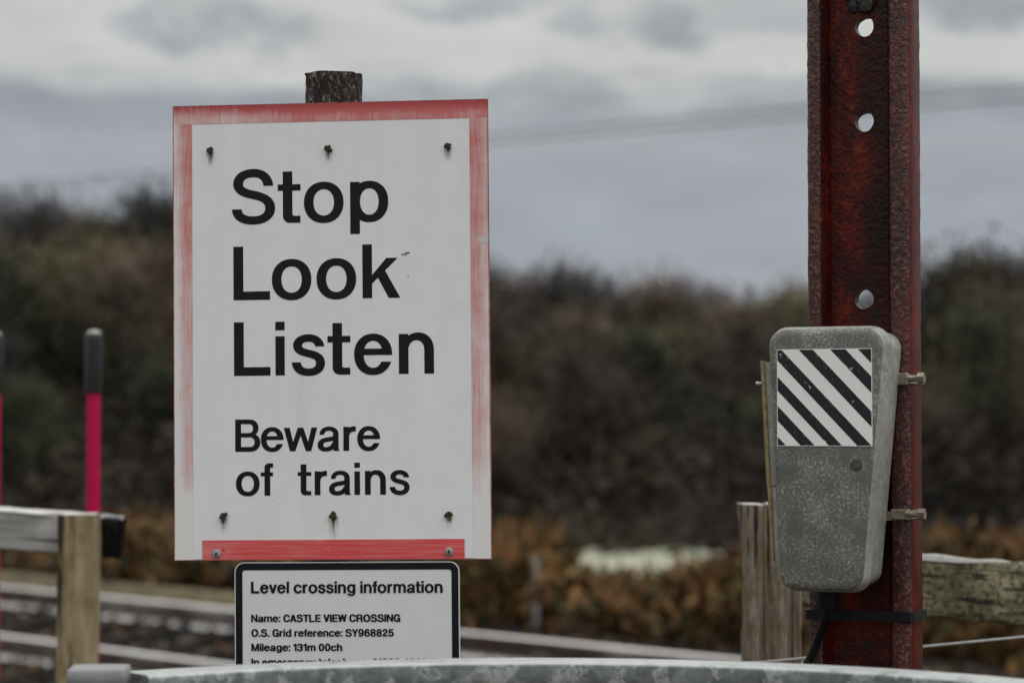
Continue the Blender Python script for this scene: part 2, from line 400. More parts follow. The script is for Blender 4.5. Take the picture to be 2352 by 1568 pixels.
xs = axis([-4000, -1500, -600, -300, -150, -100, -70] + list(np.arange(-50, 51, 2.5)) + [70, 100, 150, 300, 600, 1500, 4000])
ys = axis([-4000, -1000, -200, -50, -10, 0, 4, 7, 8, 9.5] + list(np.arange(10, 22.1, 2)) + list(np.arange(24, 114, 3)) + [115, 118, 125, 150, 200, 400, 1000, 4000])
g = MB()
vv = []
for Y in ys:
    for X in xs:
        z = ground_z(X, Y)
        if 22 < Y < 150 and abs(X) < 60: z += rng.normal() * .04
        vv.append((X, Y, z))
nx = len(xs)
g.add(vv, [(j * nx + i, j * nx + i + 1, (j + 1) * nx + i + 1, (j + 1) * nx + i) for j in range(len(ys) - 1) for i in range(nx - 1)])
m, T, b = new_mat('ground'); P = T.n('NewGeometry').outputs['Position']
px_, py_, pz_ = T.n('SeparateXYZ', ins={0: P}).outputs
big = T.noise(P, .35, 5, .6); fine = T.noise(P, 6, 6, .7)
soil = T.ramp(fine, [(.3, (.018, .013, .009)), (.5, (.055, .036, .02)), (.7, (.13, .085, .045))])
field = T.ramp(T.math('ADD', T.math('MULTIPLY', big, .5), T.math('MULTIPLY', fine, .5)), [(.35, (.20, .215, .13)), (.5, (.36, .37, .27)), (.65, (.50, .49, .42))])
litter = T.ramp(fine, [(.3, (.012, .010, .008)), (.7, (.05, .038, .026))])
yw = T.math('MULTIPLY_ADD', T.math('SUBTRACT', big, .5), 5.0, py_)
col = T.mix(T.step(yw, 19.0, 21.5), soil, field)
col = T.mix(T.step(yw, 58, 61), col, litter)
T.put(b.inputs['Base Color'], col); b.inputs['Roughness'].default_value = .9; bump(T, b, fine, .5, .05)
kind(g.build('ground', m, smooth=True, sharp=180), 'structure')

# ------------------------------------------------------------------ the big warning sign
LOC = Vector((-.2560982, 3.411921, 1.58619294)); YAW, ROLL, LEAN = -.10008314, -.01028695, -.00776027
SW, SH = .45, .64390681
SIGN_M = Matrix.Translation(LOC) @ Matrix.Rotation(YAW, 4, 'Z') @ Matrix.Rotation(LEAN, 4, 'X') @ Matrix.Rotation(ROLL, 4, 'Y')
def on_sign(px, py):
    """pixel -> local (x, z) on the sign's own plane"""
    inv = SIGN_M.inverted(); o = inv @ EYE; d = (inv @ at(px, py, 5.0)) - o
    p = o + d * (-o.y / d.y); return p.x, p.z

# --- lettering: every glyph is drawn from ring arcs, bars and bent strokes in units of cap height / 100
def arc(o, i, oa, ia=None, n=26, e=2.15):
    ia = ia or oa; pts = []
    def sp(c, a):
        a = R(a); ca, sa = math.cos(a), math.sin(a)
        return (c[0] + c[2] * math.copysign(abs(ca) ** (2 / e), ca), c[1] + c[3] * math.copysign(abs(sa) ** (2 / e), sa))
    for k in range(n + 1):
        t = k / n; pts.append((sp(o, oa[0] + (oa[1] - oa[0]) * t), sp(i, ia[0] + (ia[1] - ia[0]) * t)))
    return [[pts[k][0], pts[k + 1][0], pts[k + 1][1], pts[k][1]] for k in range(n)]
def ring(cx, cy, rx, ry, wx, wy): return arc((cx, cy, rx, ry), (cx, cy, rx - wx, ry - wy), (0, 360), n=48)
def rect(x0, y0, x1, y1): return [[(x0, y0), (x1, y0), (x1, y1), (x0, y1)]]
def dia(x0, y0, x1, y1, w): return [[(x0, y0), (x0 + w, y0), (x1 + w, y1), (x1, y1)]]
def stroke(pts, wx, wy, cuts=('x', 'x'), n=10):
    """pts: start, then cubic triples; ends cut level ('x'), upright ('y') or square"""
    P = [pts[0]]
    for k in range(1, len(pts), 3):
        a, b_, c, d = P[-1], *pts[k:k + 3]
        for t in np.linspace(0, 1, n + 1)[1:]:
            u = 1 - t
            P.append(tuple(u ** 3 * a[q] + 3 * u * u * t * b_[q] + 3 * u * t * t * c[q] + t ** 3 * d[q] for q in (0, 1)))
    out = []
    for k, p in enumerate(P):
        a, c = P[max(k - 1, 0)], P[min(k + 1, len(P) - 1)]
        tx, ty = c[0] - a[0], c[1] - a[1]; l = math.hypot(tx, ty); nx_, ny_ = -ty / l, tx / l
        cut = cuts[0] if k == 0 else cuts[1] if k == len(P) - 1 else None
        if cut == 'x': nx_, ny_ = math.copysign(1, nx_), 0
        if cut == 'y': nx_, ny_ = 0, math.copysign(1, ny_)
        out.append(((p[0] + nx_ * wx / 2, p[1] + ny_ * wy / 2), (p[0] - nx_ * wx / 2, p[1] - ny_ * wy / 2)))
    return [[out[k][0], out[k + 1][0], out[k + 1][1], out[k][1]] for k in range(len(out) - 1)]
def cut_ang(c, y): return math.degrees(math.asin(max(-1, min(1, (y - c[1]) / c[3]))))
def hook_t(x): return arc((x + 14.5, 14, 14.5, 14), (x + 22, 17, 4, 4), (180, 270)) + rect(x + 14.5, 0, x + 33, 13)
def g_c(cx, rx, ry, cy, wx, wy, yt, yb):
    o, i = (cx, cy, rx, ry), (cx, cy, rx - wx, ry - wy)
    return arc(o, i, (cut_ang(o, yt), 360 + cut_ang(o, yb)), (cut_ang(i, yt), 360 + cut_ang(i, yb)), 44)
def flip_x(sh, w): return [[(w - x, y) for x, y in p] for p in sh]
def flip_y(sh, h): return [[(x, h - y) for x, y in p] for p in sh]
WX, WY = 18, 14
GL = {}
GL['o'] = (75, ring(37.3, 37, 37.3, 38.5, WX, WY))
GL['p'] = (71.5, rect(0, -23, 18, 74) + ring(36, 37, 35.5, 38.5, WX, WY))
GL['d'] = (71.5, rect(53.5, 0, 71.5, 100) + ring(35.5, 37, 35.5, 38.5, WX, WY))
GL['g'] = (70, rect(52, 2, 70, 74) + ring(35, 38.5, 35, 37, WX, WY) + arc((35.5, 2, 34.5, 27), (35.5, 2, 16.5, 15), (0, -162), (0, -152)))
arch = lambda w, x=0: arc((x + w - 29.6, 44, 29.6, 32.5), (x + w - 32.6, 44, 14.6, 18), (0, 172), (0, 165)) + rect(x + w - 18, 0, x + w, 45)
GL['n'] = (65.6, rect(0, 0, 18, 74) + arch(65.6)); GL['h'] = (65.6, rect(0, 0, 18, 100) + arch(65.6))
arch2 = lambda x0, w: arc((x0 + w - 26, 46, 26, 30.5), (x0 + w - 29, 46, 12, 17), (0, 172), (0, 165)) + rect(x0 + w - 17, 0, x0 + w, 47)
GL['m'] = (104, rect(0, 0, 17.5, 74) + arch2(0, 60.5) + arch2(43.5, 60.5))
GL['r'] = (39, rect(0, 0, 18, 74) + stroke([(9.5, 40), (9.5, 60), (20, 68), (39, 67.5)], 17, 16, ('x', 'y')))
GL['t'] = (43, rect(9.5, 14, 27.5, 96) + rect(0, 60, 43, 72) + hook_t(9.5))
GL['f'] = (39, rect(11.5, 0, 29.5, 87.5) + rect(0, 60, 38.5, 72) + flip_y(hook_t(11.5)[:26] + rect(26, 0, 39, 13), 100))
GL['i'] = (17.5, rect(0, 0, 17.5, 73) + rect(0, 84, 17.5, 100)); GL['l'] = (17.5, rect(0, 0, 17.5, 100))
GL['L'] = (69, rect(0, 0, 18.6, 100) + rect(18.6, 0, 69, 16))
GL['k'] = (70.7, rect(0, 0, 18, 100) + [[(18, 27), (66.5, 74.3), (45, 74.3), (18, 43)], [(49, 0), (70.7, 0), (42.5, 50.9), (29, 37.7)]])
GL['s'] = (63, stroke([(52.5, 53), (52, 62), (44, 69), (31.5, 69), (19, 69), (10.8, 63.5), (10.8, 55), (10.8, 45), (22, 42.5), (33, 39.8), (46, 36.6), (53.8, 33), (53.8, 21.5), (53.8, 11), (44, 5.3), (32, 5.3), (18, 5.3), (9.2, 11.5), (8.2, 24)], 17, 14))
GL['S'] = (81, stroke([(68.5, 70), (67, 84), (58, 94.3), (40.5, 94.3), (23, 94.3), (11.2, 86.5), (11.2, 74.5), (11.2, 61), (24, 57.3), (41, 53.3), (59, 49), (71.7, 43.5), (71.7, 28), (71.7, 14), (58, 5.7), (40.5, 5.7), (20, 5.7), (9.5, 13), (8.5, 27)], 18.5, 15.5, n=14))
o_, i_ = (35.7, 37, 35.7, 38.5), (35.7, 37, 17.7, 25)
GL['e'] = (71.4, arc(o_, i_, (cut_ang(o_, 35.7), 360 + cut_ang(o_, 24)), (cut_ang(i_, 35.7), 360 + cut_ang(i_, 24)), 44) + rect(14, 35.7, 70.6, 47.6))
GL['c'] = (68, g_c(36, 36, 38.5, 37, WX, WY, 50, 24))
GL['a'] = (69, rect(48, 10, 65.5, 53) + arc((36, 52, 29.5, 23.5), (35, 51, 14, 11.5), (0, 183), (0, 183)) + [[(48, 12), (65.5, 12), (66.5, 4), (69, 0), (51, 0), (49.5, 4)]]
           + stroke([(50, 39), (44, 37.2), (40, 36.6), (33, 35.6), (18, 33.5), (9, 30), (9, 19), (9, 9.5), (15.5, 5.2), (25, 5.2), (38, 5.2), (51, 12), (54, 25)], 18, 13.5, ('y', 'x')))
GL['w'] = (105, [[(0, 73), (18.5, 73), (36, 0), (19, 0)], [(19, 0), (36, 0), (61, 73), (44, 73)], [(44, 73), (61, 73), (86, 0), (69, 0)], [(69, 0), (86, 0), (105, 73), (87, 73)]])
GL['v'] = (68, [[(0, 74), (19.5, 74), (43, 0), (25, 0)], [(25, 0), (43, 0), (68, 74), (49, 74)]])
GL['y'] = (68, [[(0, 74), (19.5, 74), (43, 2), (26, 0)], [(24, -8), (40, -8), (68, 74), (49, 74)]] + stroke([(33, -6), (29, -15), (24, -17), (8, -16.5)], 17, 13, ('x', 'y')))
GL['B'] = (79, rect(0, 0, 18.5, 100) + rect(18, 85.5, 46, 100) + rect(18, 44.5, 46, 58) + rect(18, 0, 47, 15)
           + arc((45, 73.5, 28.5, 26.5), (45, 72, 11, 13.5), (-90, 90)) + arc((47, 28.5, 32, 28.5), (47, 29.7, 14, 14.8), (-90, 90)))
GL['R'] = (80, rect(0, 0, 18.5, 100) + rect(18, 84.5, 46, 100) + rect(18, 40, 48, 55) + arc((46, 70, 31, 30), (46, 70, 13, 15), (-90, 90)) + stroke([(44, 48), (62, 48), (66, 44), (66.5, 28), (67, 14), (67, 6), (70, 0)], 19, 14, ('y', 'x')))
GL['N'] = (79, rect(0, 0, 18, 100) + rect(61, 0, 79, 100) + [[(17, 100), (17, 72), (62, 0), (62, 28)]])
GL['C'] = (83, g_c(43, 43, 52, 50, 19, 16, 65, 34)); GL['O'] = (88, ring(44, 50, 44, 52, 19, 16)); GL['G'] = (85, g_c(43, 43, 52, 50, 19, 16, 68, 38) + rect(46, 39, 84.5, 53) + rect(69, 0, 84.5, 40))
GL['A'] = (82, [[(0, 0), (19, 0), (51, 100), (31, 100)], [(63, 0), (82, 0), (51, 100), (31, 100)]] + rect(20, 22, 62, 37))
GL['T'] = (72, rect(0, 84, 72, 100) + rect(26.5, 0, 45.5, 84.5)); GL['E'] = (68, rect(0, 0, 18.5, 100) + rect(18, 84, 66, 100) + rect(18, 43, 62, 58) + rect(18, 0, 68, 16))
GL['V'] = (80, [[(0, 100), (20, 100), (50, 0), (30, 0)], [(60, 100), (80, 100), (50, 0), (30, 0)]]); GL['I'] = (18.5, rect(0, 0, 18.5, 100))
GL['W'] = (112, [[(0, 100), (19, 100), (38, 0), (20, 0)], [(20, 0), (38, 0), (65, 100), (47, 100)], [(47, 100), (65, 100), (92, 0), (74, 0)], [(74, 0), (92, 0), (112, 100), (93, 100)]])
GL['Y'] = (80, rect(31, 0, 49.5, 42) + [[(0, 100), (21, 100), (49.5, 40), (31, 40)], [(59, 100), (80, 100), (49.5, 40), (31, 40)]])
GL['M'] = (94, rect(0, 0, 18, 100) + rect(76, 0, 94, 100) + [[(17, 100), (17, 70), (40, 0), (54, 0), (20, 100)], [(77, 100), (77, 70), (54, 0), (40, 0), (74, 100)]])
GL['.'] = (18, rect(0, 0, 18, 18)); GL[':'] = (18, rect(0, 0, 18, 18) + rect(0, 55, 18, 73))
GL['0'] = (68, ring(34, 50, 34, 51.5, 18, 15)); GL['1'] = (38, rect(20, 0, 38, 100) + [[(0, 70), (0, 82), (21, 100), (21, 70)]])
GL['3'] = (68, stroke([(9, 70), (10, 86), (20, 94), (33, 94), (48, 94), (57, 87), (57, 75), (57, 60), (46, 53), (28, 53)], 18, 14, ('x', 'y')) + stroke([(28, 53), (48, 53), (59, 45), (59, 29), (59, 13), (48, 6), (33, 6), (18, 6), (9, 14), (8.5, 30)], 18, 14, ('y', 'x')))
GL['2'] = (66, stroke([(9, 66), (9, 85), (20, 94), (34, 94), (48, 94), (57, 86), (57, 73), (57, 50), (16, 42), (12, 8)], 18, 15, ('x', 'x')) + rect(2, 0, 66, 16))
GL['5'] = (68, rect(10, 85, 62, 100) + [[(10, 100), (26, 100), (20, 46), (3, 46)]] + stroke([(11, 50), (20, 60), (28, 60), (34, 60), (50, 60), (59, 50), (59, 33), (59, 15), (48, 6), (33, 6), (18, 6), (9, 14), (8.5, 28)], 18, 14.5, ('y', 'x')))
six = ring(34, 33, 34, 34.5, 18, 14) + stroke([(9, 36), (9, 78), (20, 94), (37, 94), (50, 94), (56, 86), (57, 74)], 18, 14)
GL['6'] = (68, six); GL['9'] = (68, [[(68 - x, 100 - y) for x, y in p] for p in six]); GL['8'] = (68, ring(34, 28, 34, 30, 18, 14) + ring(34, 74.5, 31, 27, 17, 13))
GL['4'] = (70, rect(41, 0, 58, 100) + rect(0, 21, 70, 36) + [[(0, 34), (18, 34), (58, 100), (41, 100)]])
SIDE = {'s': 4, 't': 2, 'f': 2, 'r': 7, 'o': 4.5, 'e': 4.5, 'c': 4.5, 'v': 1, 'w': 1, 'y': 1, 'A': 1, 'V': 1, 'W': 1, 'Y': 1, 'T': 2, 'a': 5, 'S': 5, 'O': 5, 'C': 5, 'G': 5}
def lay(text, space=33):
    x = 0; out = []
    for ch in text:
        if ch == ' ': x += space; continue
        sb = SIDE.get(ch, 6.5)
        x += sb; out.append((ch, x)); x += GL[ch][0] + sb
    x0 = out[0][1]; return [(c, a - x0) for c, a in out], out[-1][1] + GL[out[-1][0]][0] - x0
def letters(glyphs, x0, z0, u, v, y, parent, bold=((0, 0),)):
    """one mesh of printed lettering; y: distance in front of the panel"""
    mb = MB()
    for q, (ch, gx) in enumerate(glyphs):
        for k, (poly, (ox, oz)) in enumerate([(p, o) for o in bold for p in GL[ch][1]]):
            yy = y - (k % 60) * 2.5e-6
            pts = [(x0 + (gx + a + ox) * u, yy, z0 + (b_ + oz) * v) for a, b_ in poly]
            ar = sum(pts[i][0] * pts[(i + 1) % len(pts)][2] - pts[(i + 1) % len(pts)][0] * pts[i][2] for i in range(len(pts)))
            mb.add(pts if ar > 0 else pts[::-1], [tuple(range(len(pts)))])
    return mb.build('lettering', M['letter'], parent, normals=False)

sign = thing('warning_sign', 'large white stop, look and listen sign with faded red border, on round post', 'sign')
sign.matrix_world = SIGN_M
mb = MB(); mb.box(-SW / 2, SW / 2, 0, .004, -SH / 2, SH / 2)
panel = mb.build('panel', [M['sign']], sign, bevel=.0008, segs=1)
mb = MB()                                  # thin worn edge that frames the plate
mb.box(-SW / 2 - .0012, -SW / 2, -.0006, .0046, -SH / 2 - .001, SH / 2 + .001); mb.box(SW / 2, SW / 2 + .0012, -.0006, .0046, -SH / 2 - .001, SH / 2 + .001)
mb.box(-SW / 2, SW / 2, -.0006, .0046, -SH / 2 - .001, -SH / 2); mb.box(-SW / 2, SW / 2, -.0006, .0046, SH / 2, SH / 2 + .001)
mb.build('edge_rim', simple('worn_rim', (.30, .10, .09), .6, var=.85, scale=90), sign)
xl, zt = on_sign(441, 286); xr, zt2 = on_sign(1078, 271); xr2, _ = on_sign(1087, 1180)
e = .0004
mb = MB(); mb.box(-SW / 2, SW / 2, -e, -.0001, zt, SH / 2); mb.build('red_border', faded_red('red_top', 't'), sign)
mb = MB(); mb.box(-SW / 2, xl, -e, -.0001, -SH / 2, zt); mb.build('red_border', faded_red('red_left', 'l'), sign)
mb = MB(); mb.box(xr, SW / 2, -e, -.0001, -SH / 2, zt); mb.build('red_border', faded_red('red_right', 'r'), sign)
a0, b0 = on_sign(465, 1241); a1, b1 = on_sign(1067, 1236)
mb = MB(); mb.box(a0, a1, -.0009, -.0001, -SH / 2, (b0 + b1) / 2); s_ = mb.build('red_strip', faded_red('red_bottom', 'b'), sign); s_['label'] = 'brighter red strip along the bottom edge'
z2 = lambda x, y: ((400 + x / 2.4118) * .9408, (150 + y / 2.4118) * .9408)
z3 = lambda x, y: ((400 + x / 2.4118) * .9408, (750 + y / 2.4118) * .9408)
def line(glyphs, start, left, k):
    x0, z0 = on_sign(*start); x1, _ = on_sign(start[0] + 100, start[1]); u = (x1 - x0) / 100 * k / 2.4118 * .9408
    letters(glyphs, x0, z0, u, u, -.0003, sign)
line([('S', 0), ('t', 86.2), ('o', 135.5), ('p', 222.5)], z2(404, 957), 0, 3.11)
line([('L', 0), ('o', 72.7), ('o', 157), ('k', 243.4)], z2(411, 1406), 0, 3.11)
line([('L', 0), ('i', 78.5), ('s', 109.6), ('t', 176.8), ('e', 226.7), ('n', 310.6)], z3(414, 404), 0, 3.11)
line([('B', 0), ('e', 80.7), ('w', 153), ('a', 259), ('r', 339.6), ('e', 383)], z3(421, 850), 0, 1.87)
line([('o', 0), ('f', 78.6)], z3(425, 1109), 0, 1.87)
line([('t', 0), ('r', 53.5), ('a', 98.5), ('i', 178.5), ('n', 211.5), ('s', 289)], z3(789, 1105.5), 0, 1.87)
# bolts with moss and a run of rust below each
def stain_mat(name, c, seed):
    m, T, b = new_mat(name); P = T.n('TexCoord').outputs['Generated']
    x, y, z = T.n('SeparateXYZ', ins={0: P}).outputs
    n = T.noise(T.mapping(P, (5, 1, 1.6), (seed, 0, 0)), 1.2, 4, .6)
    wdt = T.math('SUBTRACT', 1.0, T.math('MULTIPLY', T.math('ABSOLUTE', T.math('SUBTRACT', x, .5)), 2.0), clamp=True)
    f = T.math('MULTIPLY', T.math('MULTIPLY', wdt, T.step(z, .02, .95)), T.step(n, .3, .6))
    b.inputs['Base Color'].default_value = (*[q * .62 for q in c], 1); b.inputs['Roughness'].default_value = .8
    T.put(b.inputs['Alpha'], T.math('MULTIPLY', f, .98)); return m
def lump(r, n, seed, c=(0, 0, 0), flat=.6):
    rr = random.Random(seed); mb = MB()
    for k in range(n):
        a = rr.uniform(0, 6.28); d = r * math.sqrt(rr.random()) * .85; q = r * rr.uniform(.25, .5)
        cx, cz = c[0] + d * math.cos(a), c[2] + d * math.sin(a)
        vs = []
        for i in range(5):
            lat = math.pi * (i / 4 - .5)
            for j in range(6):
                lo = 2 * math.pi * j / 6 + k
                w = 1 + rr.uniform(-.25, .25)
                vs.append((cx + q * w * math.cos(lat) * math.cos(lo), c[1] + q * flat * w * math.sin(lat), cz + q * w * math.cos(lat) * math.sin(lo)))
        mb.add(vs, [(i * 6 + j, i * 6 + (j + 1) % 6, (i + 1) * 6 + (j + 1) % 6, (i + 1) * 6 + j) for i in range(4) for j in range(6)])
    return mb
M['moss'] = simple('dry_moss', (.03, .027, .010), .95, var=.8, scale=500)
for q, (px, py, sl, drop, c) in enumerate([(482, 346, 6, 26, (.17, .13, .07)), (754, 341, 3, 24, (.17, .13, .07)), (1028, 335, 4, 26, (.15, .12, .07)),
                                      (513, 1183, 4, 30, (.20, .18, .10)), (765, 1182, 6, 46, (.26, .22, .12)), (1031, 1180, 4, 24, (.24, .22, .10))]):
    x, z = on_sign(px, py)
    mb = MB(); mb.prism([(x + .0042 * math.cos(R(60 * k + 15)), z + .0042 * math.sin(R(60 * k + 15))) for k in range(6)], -.0045, 0, 'y')
    bo = mb.build('bolt', M['bolt'], sign, bevel=.0006, segs=1)
    l = lump(.0058, 9, 30 + q, (x + .0005, -.0035, z - .001)); l.build('moss', M['moss'], bo, smooth=True)
    if q in (3, 4, 5): lump(.0035, 5, 50 + q, (x + .0005, -.0012, z - .0075)).build('moss', simple('yellow_moss', (.10, .085, .012), .95, var=.7, scale=500), bo, smooth=True)
    x2, z2_ = on_sign(px + 2, py + drop * 1.25 + 12)
    mb = MB(); w = .0055 if q != 4 else .0075
    mb.add([(x - w, -.00025 - 2e-6 * q, z2_), (x + w + .001, -.00025 - 2e-6 * q, z2_), (x + w + .001, -.00025 - 2e-6 * q, z), (x - w, -.00025 - 2e-6 * q, z)], [(0, 1, 2, 3)])
    mb.build('rust_stain', stain_mat('stain', c, q * 1.7), bo, normals=False)
for q, (px, py) in enumerate([(498, 1271), (1032, 1266)]):
    x, z = on_sign(px, py)
    mb = MB(); mb.lathe([(.0062, 0), (.0062, .0015), (.0045, .003), (.0015, .0036)], 16)
    mb.v = [(x + a, -.0009 - c_, z + b_) for a, b_, c_ in mb.v]
    bo = mb.build('bolt', M['cap_grey'], sign, smooth=True)
    mb = MB(); mb.prism([(x + .002 * math.cos(R(60 * k)), z + .0026 * math.sin(R(60 * k))) for k in range(6)], -.0056, -.0040, 'y'); mb.build('socket', M['bolt'], bo)
    if q == 0: lump(.003, 4, 91, (x + .009, -.0012, z + .0045), .4).build('paint_blob', simple('paint_blob', (.45, .02, .03), .4), bo, smooth=True)
# a chip in the border and a few lichen specks
mb = MB(); cx, cz = on_sign(1108, 549); mb.prism([(cx - .0072, cz + .0045), (cx - .0045, cz - .0045), (cx + .001, cz - .0062), (cx + .0085, cz - .0055), (cx + .0085, cz + .0052)][::-1], -.0007, -.00045, 'y'); mb.build('chipped_patch', simple('bare_patch', (.52, .49, .47), .6), sign)
for px, py, r, s in ((938, 581, .0024, 1), (931, 583, .0024, 2), (925, 585, .002, 3), (938, 635, .0011, 4), (628, 1151, .001, 5)):
    x, z = on_sign(px, py); lump(r, 5, 70 + s, (x, -.0006, z), .4).build('lichen', simple('lichen', (.09, .075, .012), .95, var=.7, scale=600), sign, smooth=True)

# ------------------------------------------------------------------ round post behind both signs
pt = SIGN_M @ Vector((on_sign(763, 200)[0] - .0085, .0465, 0))
prof = []
zb, ztop = -.02, at(763, 172, pt.y).z
ringsP = []
nz_ = 90
for i in range(nz_ + 1):
    z = ztop - (ztop - zb) * (i / nz_) ** 1.6
    rad = .0405
    ring_ = []
    for k in range(40):
        a = 2 * math.pi * k / 40
        rr_ = rad + random.gauss(0, .0005) + (.002 if (i == 0 and 18 < k < 24) else 0)
        ring_.append((pt.x + rr_ * math.cos(a), pt.y + rr_ * math.sin(a), z + (random.gauss(0, .0006) if i == 0 else 0)))
    ringsP.append(ring_)
mb = MB(); mb.loft(ringsP[::-1]); po = mb.build('sign_post', M['post_dark'], smooth=True, sharp=60)
tag(po, 'thick round dark post crusted with pale lichen, carrying the two signs', 'post')

# ------------------------------------------------------------------ small information sign
info = thing('information_sign', 'smaller white level crossing information board with black rounded border', 'sign')
info.matrix_world = SIGN_M
z4 = lambda x, y: ((100 + x / 2.0452) * .9408, (1280 + y / 2.0452) * .9408)
lx, tz = on_sign(*z4(965, 188)); rx, tz2 = on_sign(*z4(2088, 183)); tz = (tz + tz2) / 2
iw, ih = rx - lx, .235; icx, icz = (lx + rx) / 2, tz - ih / 2
mb = MB(); mb.prism(rrect(iw, ih, .014, 7, icx, icz), .002, .005, 'y'); mb.build('panel', M['info_white'], info)
def frame_ring(w, h, r, w2, h2, r2, y0, y1):
    o, i = rrect(w, h, r, 7, icx, icz), rrect(w2, h2, r2, 7, icx, icz); n = len(o); mb = MB()
    vs = [(a, y0, b_) for a, b_ in o] + [(a, y0, b_) for a, b_ in i] + [(a, y1, b_) for a, b_ in o] + [(a, y1, b_) for a, b_ in i]
    fs = []
    for k in range(n):
        j = (k + 1) % n
        fs += [(k, j, n + j, n + k), (2 * n + k, 3 * n + k, 3 * n + j, 2 * n + j), (k, 2 * n + k, 2 * n + j, j), (n + k, n + j, 3 * n + j, 3 * n + k)]
    return mb.add(vs, fs)
bt = .0112
frame_ring(iw - .003, ih - .003, .0125, iw - 2 * bt, ih - 2 * bt, .004, .0015, .0019).build('black_border', M['letter'], info)
def info_line(text, xa, xb, yb, cap, slope=-.003):
    gl, wd = lay(text)
    x0, z0 = on_sign(*z4(xa, yb)); x1, _ = on_sign(*z4(xb, yb)); _, zc = on_sign(*z4(xa, yb - cap))
    letters(gl, x0, z0, (x1 - x0) / wd, (zc - z0) / 100, .0013, info, ((-2.2, 0), (2.2, 0), (0, 1.8), (0, -1.8)) if cap > 50 else ((-3.0, -1.5), (3.0, -1.5), (3.0, 1.5), (-3.0, 1.5)))
info_line('Level crossing information', 1049, 2004, 342, 57)
info_line('Name: CASTLE VIEW CROSSING', 1050, 1793, 485, 36)
info_line('O.S. Grid reference: SY968825', 1051, 1760, 558, 36)
info_line('Mileage: 131m 00ch', 1051, 1503, 630, 36)
info_line('In emergency telephone: 01929 480311', 1051, 1966, 704, 36)

# ------------------------------------------------------------------ rusty rail used as a post, with the telephone box
PA = R(-25); PC = at(1986, 784, 3.40)
POST_M = Matrix.Translation((PC.x, PC.y, 0)) @ Matrix.Rotation(PA, 4, 'Z')
def on_post(px, py, v):
    """pixel -> local (u, z) on the plane v (depth) of the post's own frame"""
    inv = POST_M.inverted(); o = inv @ EYE; d = (inv @ at(px, py, 5.0)) - o
    p = o + d * ((v - o.y) / d.y); return p.x, p.z
post = thing('rail_post', 'tall rusty dark red steel rail standing upright as a post, drilled with holes', 'post')
post.matrix_world = POST_M
U = .0735
def flange(sgn):
    q = .046 if sgn > 0 else .053           # the foot is thinner than the head
    p = [(U, -.028), (U, .028), (U - .003, .033), (U - .008, .035), (q + .004, .035), (q, .032), (q - .004, .016), (q - .008, .0095), (q - .008, -.0095), (q - .004, -.016), (q, -.032), (q + .004, -.035), (U - .008, -.035), (U - .003, -.033)]
    return [(sgn * a, b_) for a, b_ in p]
def bumpy(poly, z0, z1, n, amp, seed):
    rr = random.Random(seed); rings = []
    off = [[rr.gauss(0, amp) for _ in poly] for _ in range(n + 1)]
    for i in range(n + 1):
        rings.append([(a + off[i][k] * (1 if abs(a) > .045 else .3), b_ + off[i][k] * (1 if abs(b_) > .02 else .2), z0 + (z1 - z0) * i / n) for k, (a, b_) in enumerate(poly)])
    mb = MB(); return mb.loft(rings)
PZ1 = 2.6
for sgn, sd in ((-1, 3), (1, 4)):
    f = bumpy(flange(sgn), -.02, PZ1, 300, .0002, sd).build('flange', [M['rust'], M['rust_web_shade'], M['rust_side']], post, smooth=True, bevel=0, sharp=50)
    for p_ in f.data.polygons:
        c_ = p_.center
        if abs(c_.x) < (.0455 if sgn > 0 else .0525): p_.material_index = 1  # fillets share the web's colour, darkened for recess shade
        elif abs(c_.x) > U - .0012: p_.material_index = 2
holes = [on_post(1985, y, -.009) for y in (62, 280, 687)]
hr = .0137
mb = MB(); uu = .0385; cuts = sorted(z for _, z in holes); hu = {z: u for u, z in holes}
def web_rect(z0, z1): mb.box(-.0462, uu, -.0088, .0088, z0, z1)
prev = -.02
for z in cuts:
    web_rect(prev, z - uu); prev = z + uu; mb.box(-.0462, -uu, -.0088, .0088, z - uu, z + uu)
    n = 48; u0 = hu[z]; inn, out = [], []
    for k in range(n):
        a = 2 * math.pi * k / n + math.pi / 4; c_, s2 = math.cos(a), math.sin(a); q = uu / max(abs(c_), abs(s2))
        wob = hr * (1 + .03 * math.sin(3 * a + z * 40) + random.gauss(0, .008))
        inn.append((u0 + wob * c_, z + wob * s2)); out.append((q * c_, z + q * s2))
    vs = [(a, y_, b_) for y_ in (-.0088, .0088) for ring_ in (out, inn) for a, b_ in ring_]
    fs = []
    for k in range(n):
        j = (k + 1) % n
        fs += [(k, j, n + j, n + k), (2 * n + k, 3 * n + k, 3 * n + j, 2 * n + j), (n + k, n + j, 3 * n + j, 3 * n + k)]
    mb.add(vs, fs)
web_rect(prev, PZ1)
mb.build('web', M['rust_web_shade'], post)
u, z = on_post(1976, 2, -.012)
lump(.021, 26, 5, (u, -.012, z + .004), .5).build('bitumen_lump', simple('bitumen', (.018, .015, .014), .6, var=.6, scale=200, bs=.6), post, smooth=True)

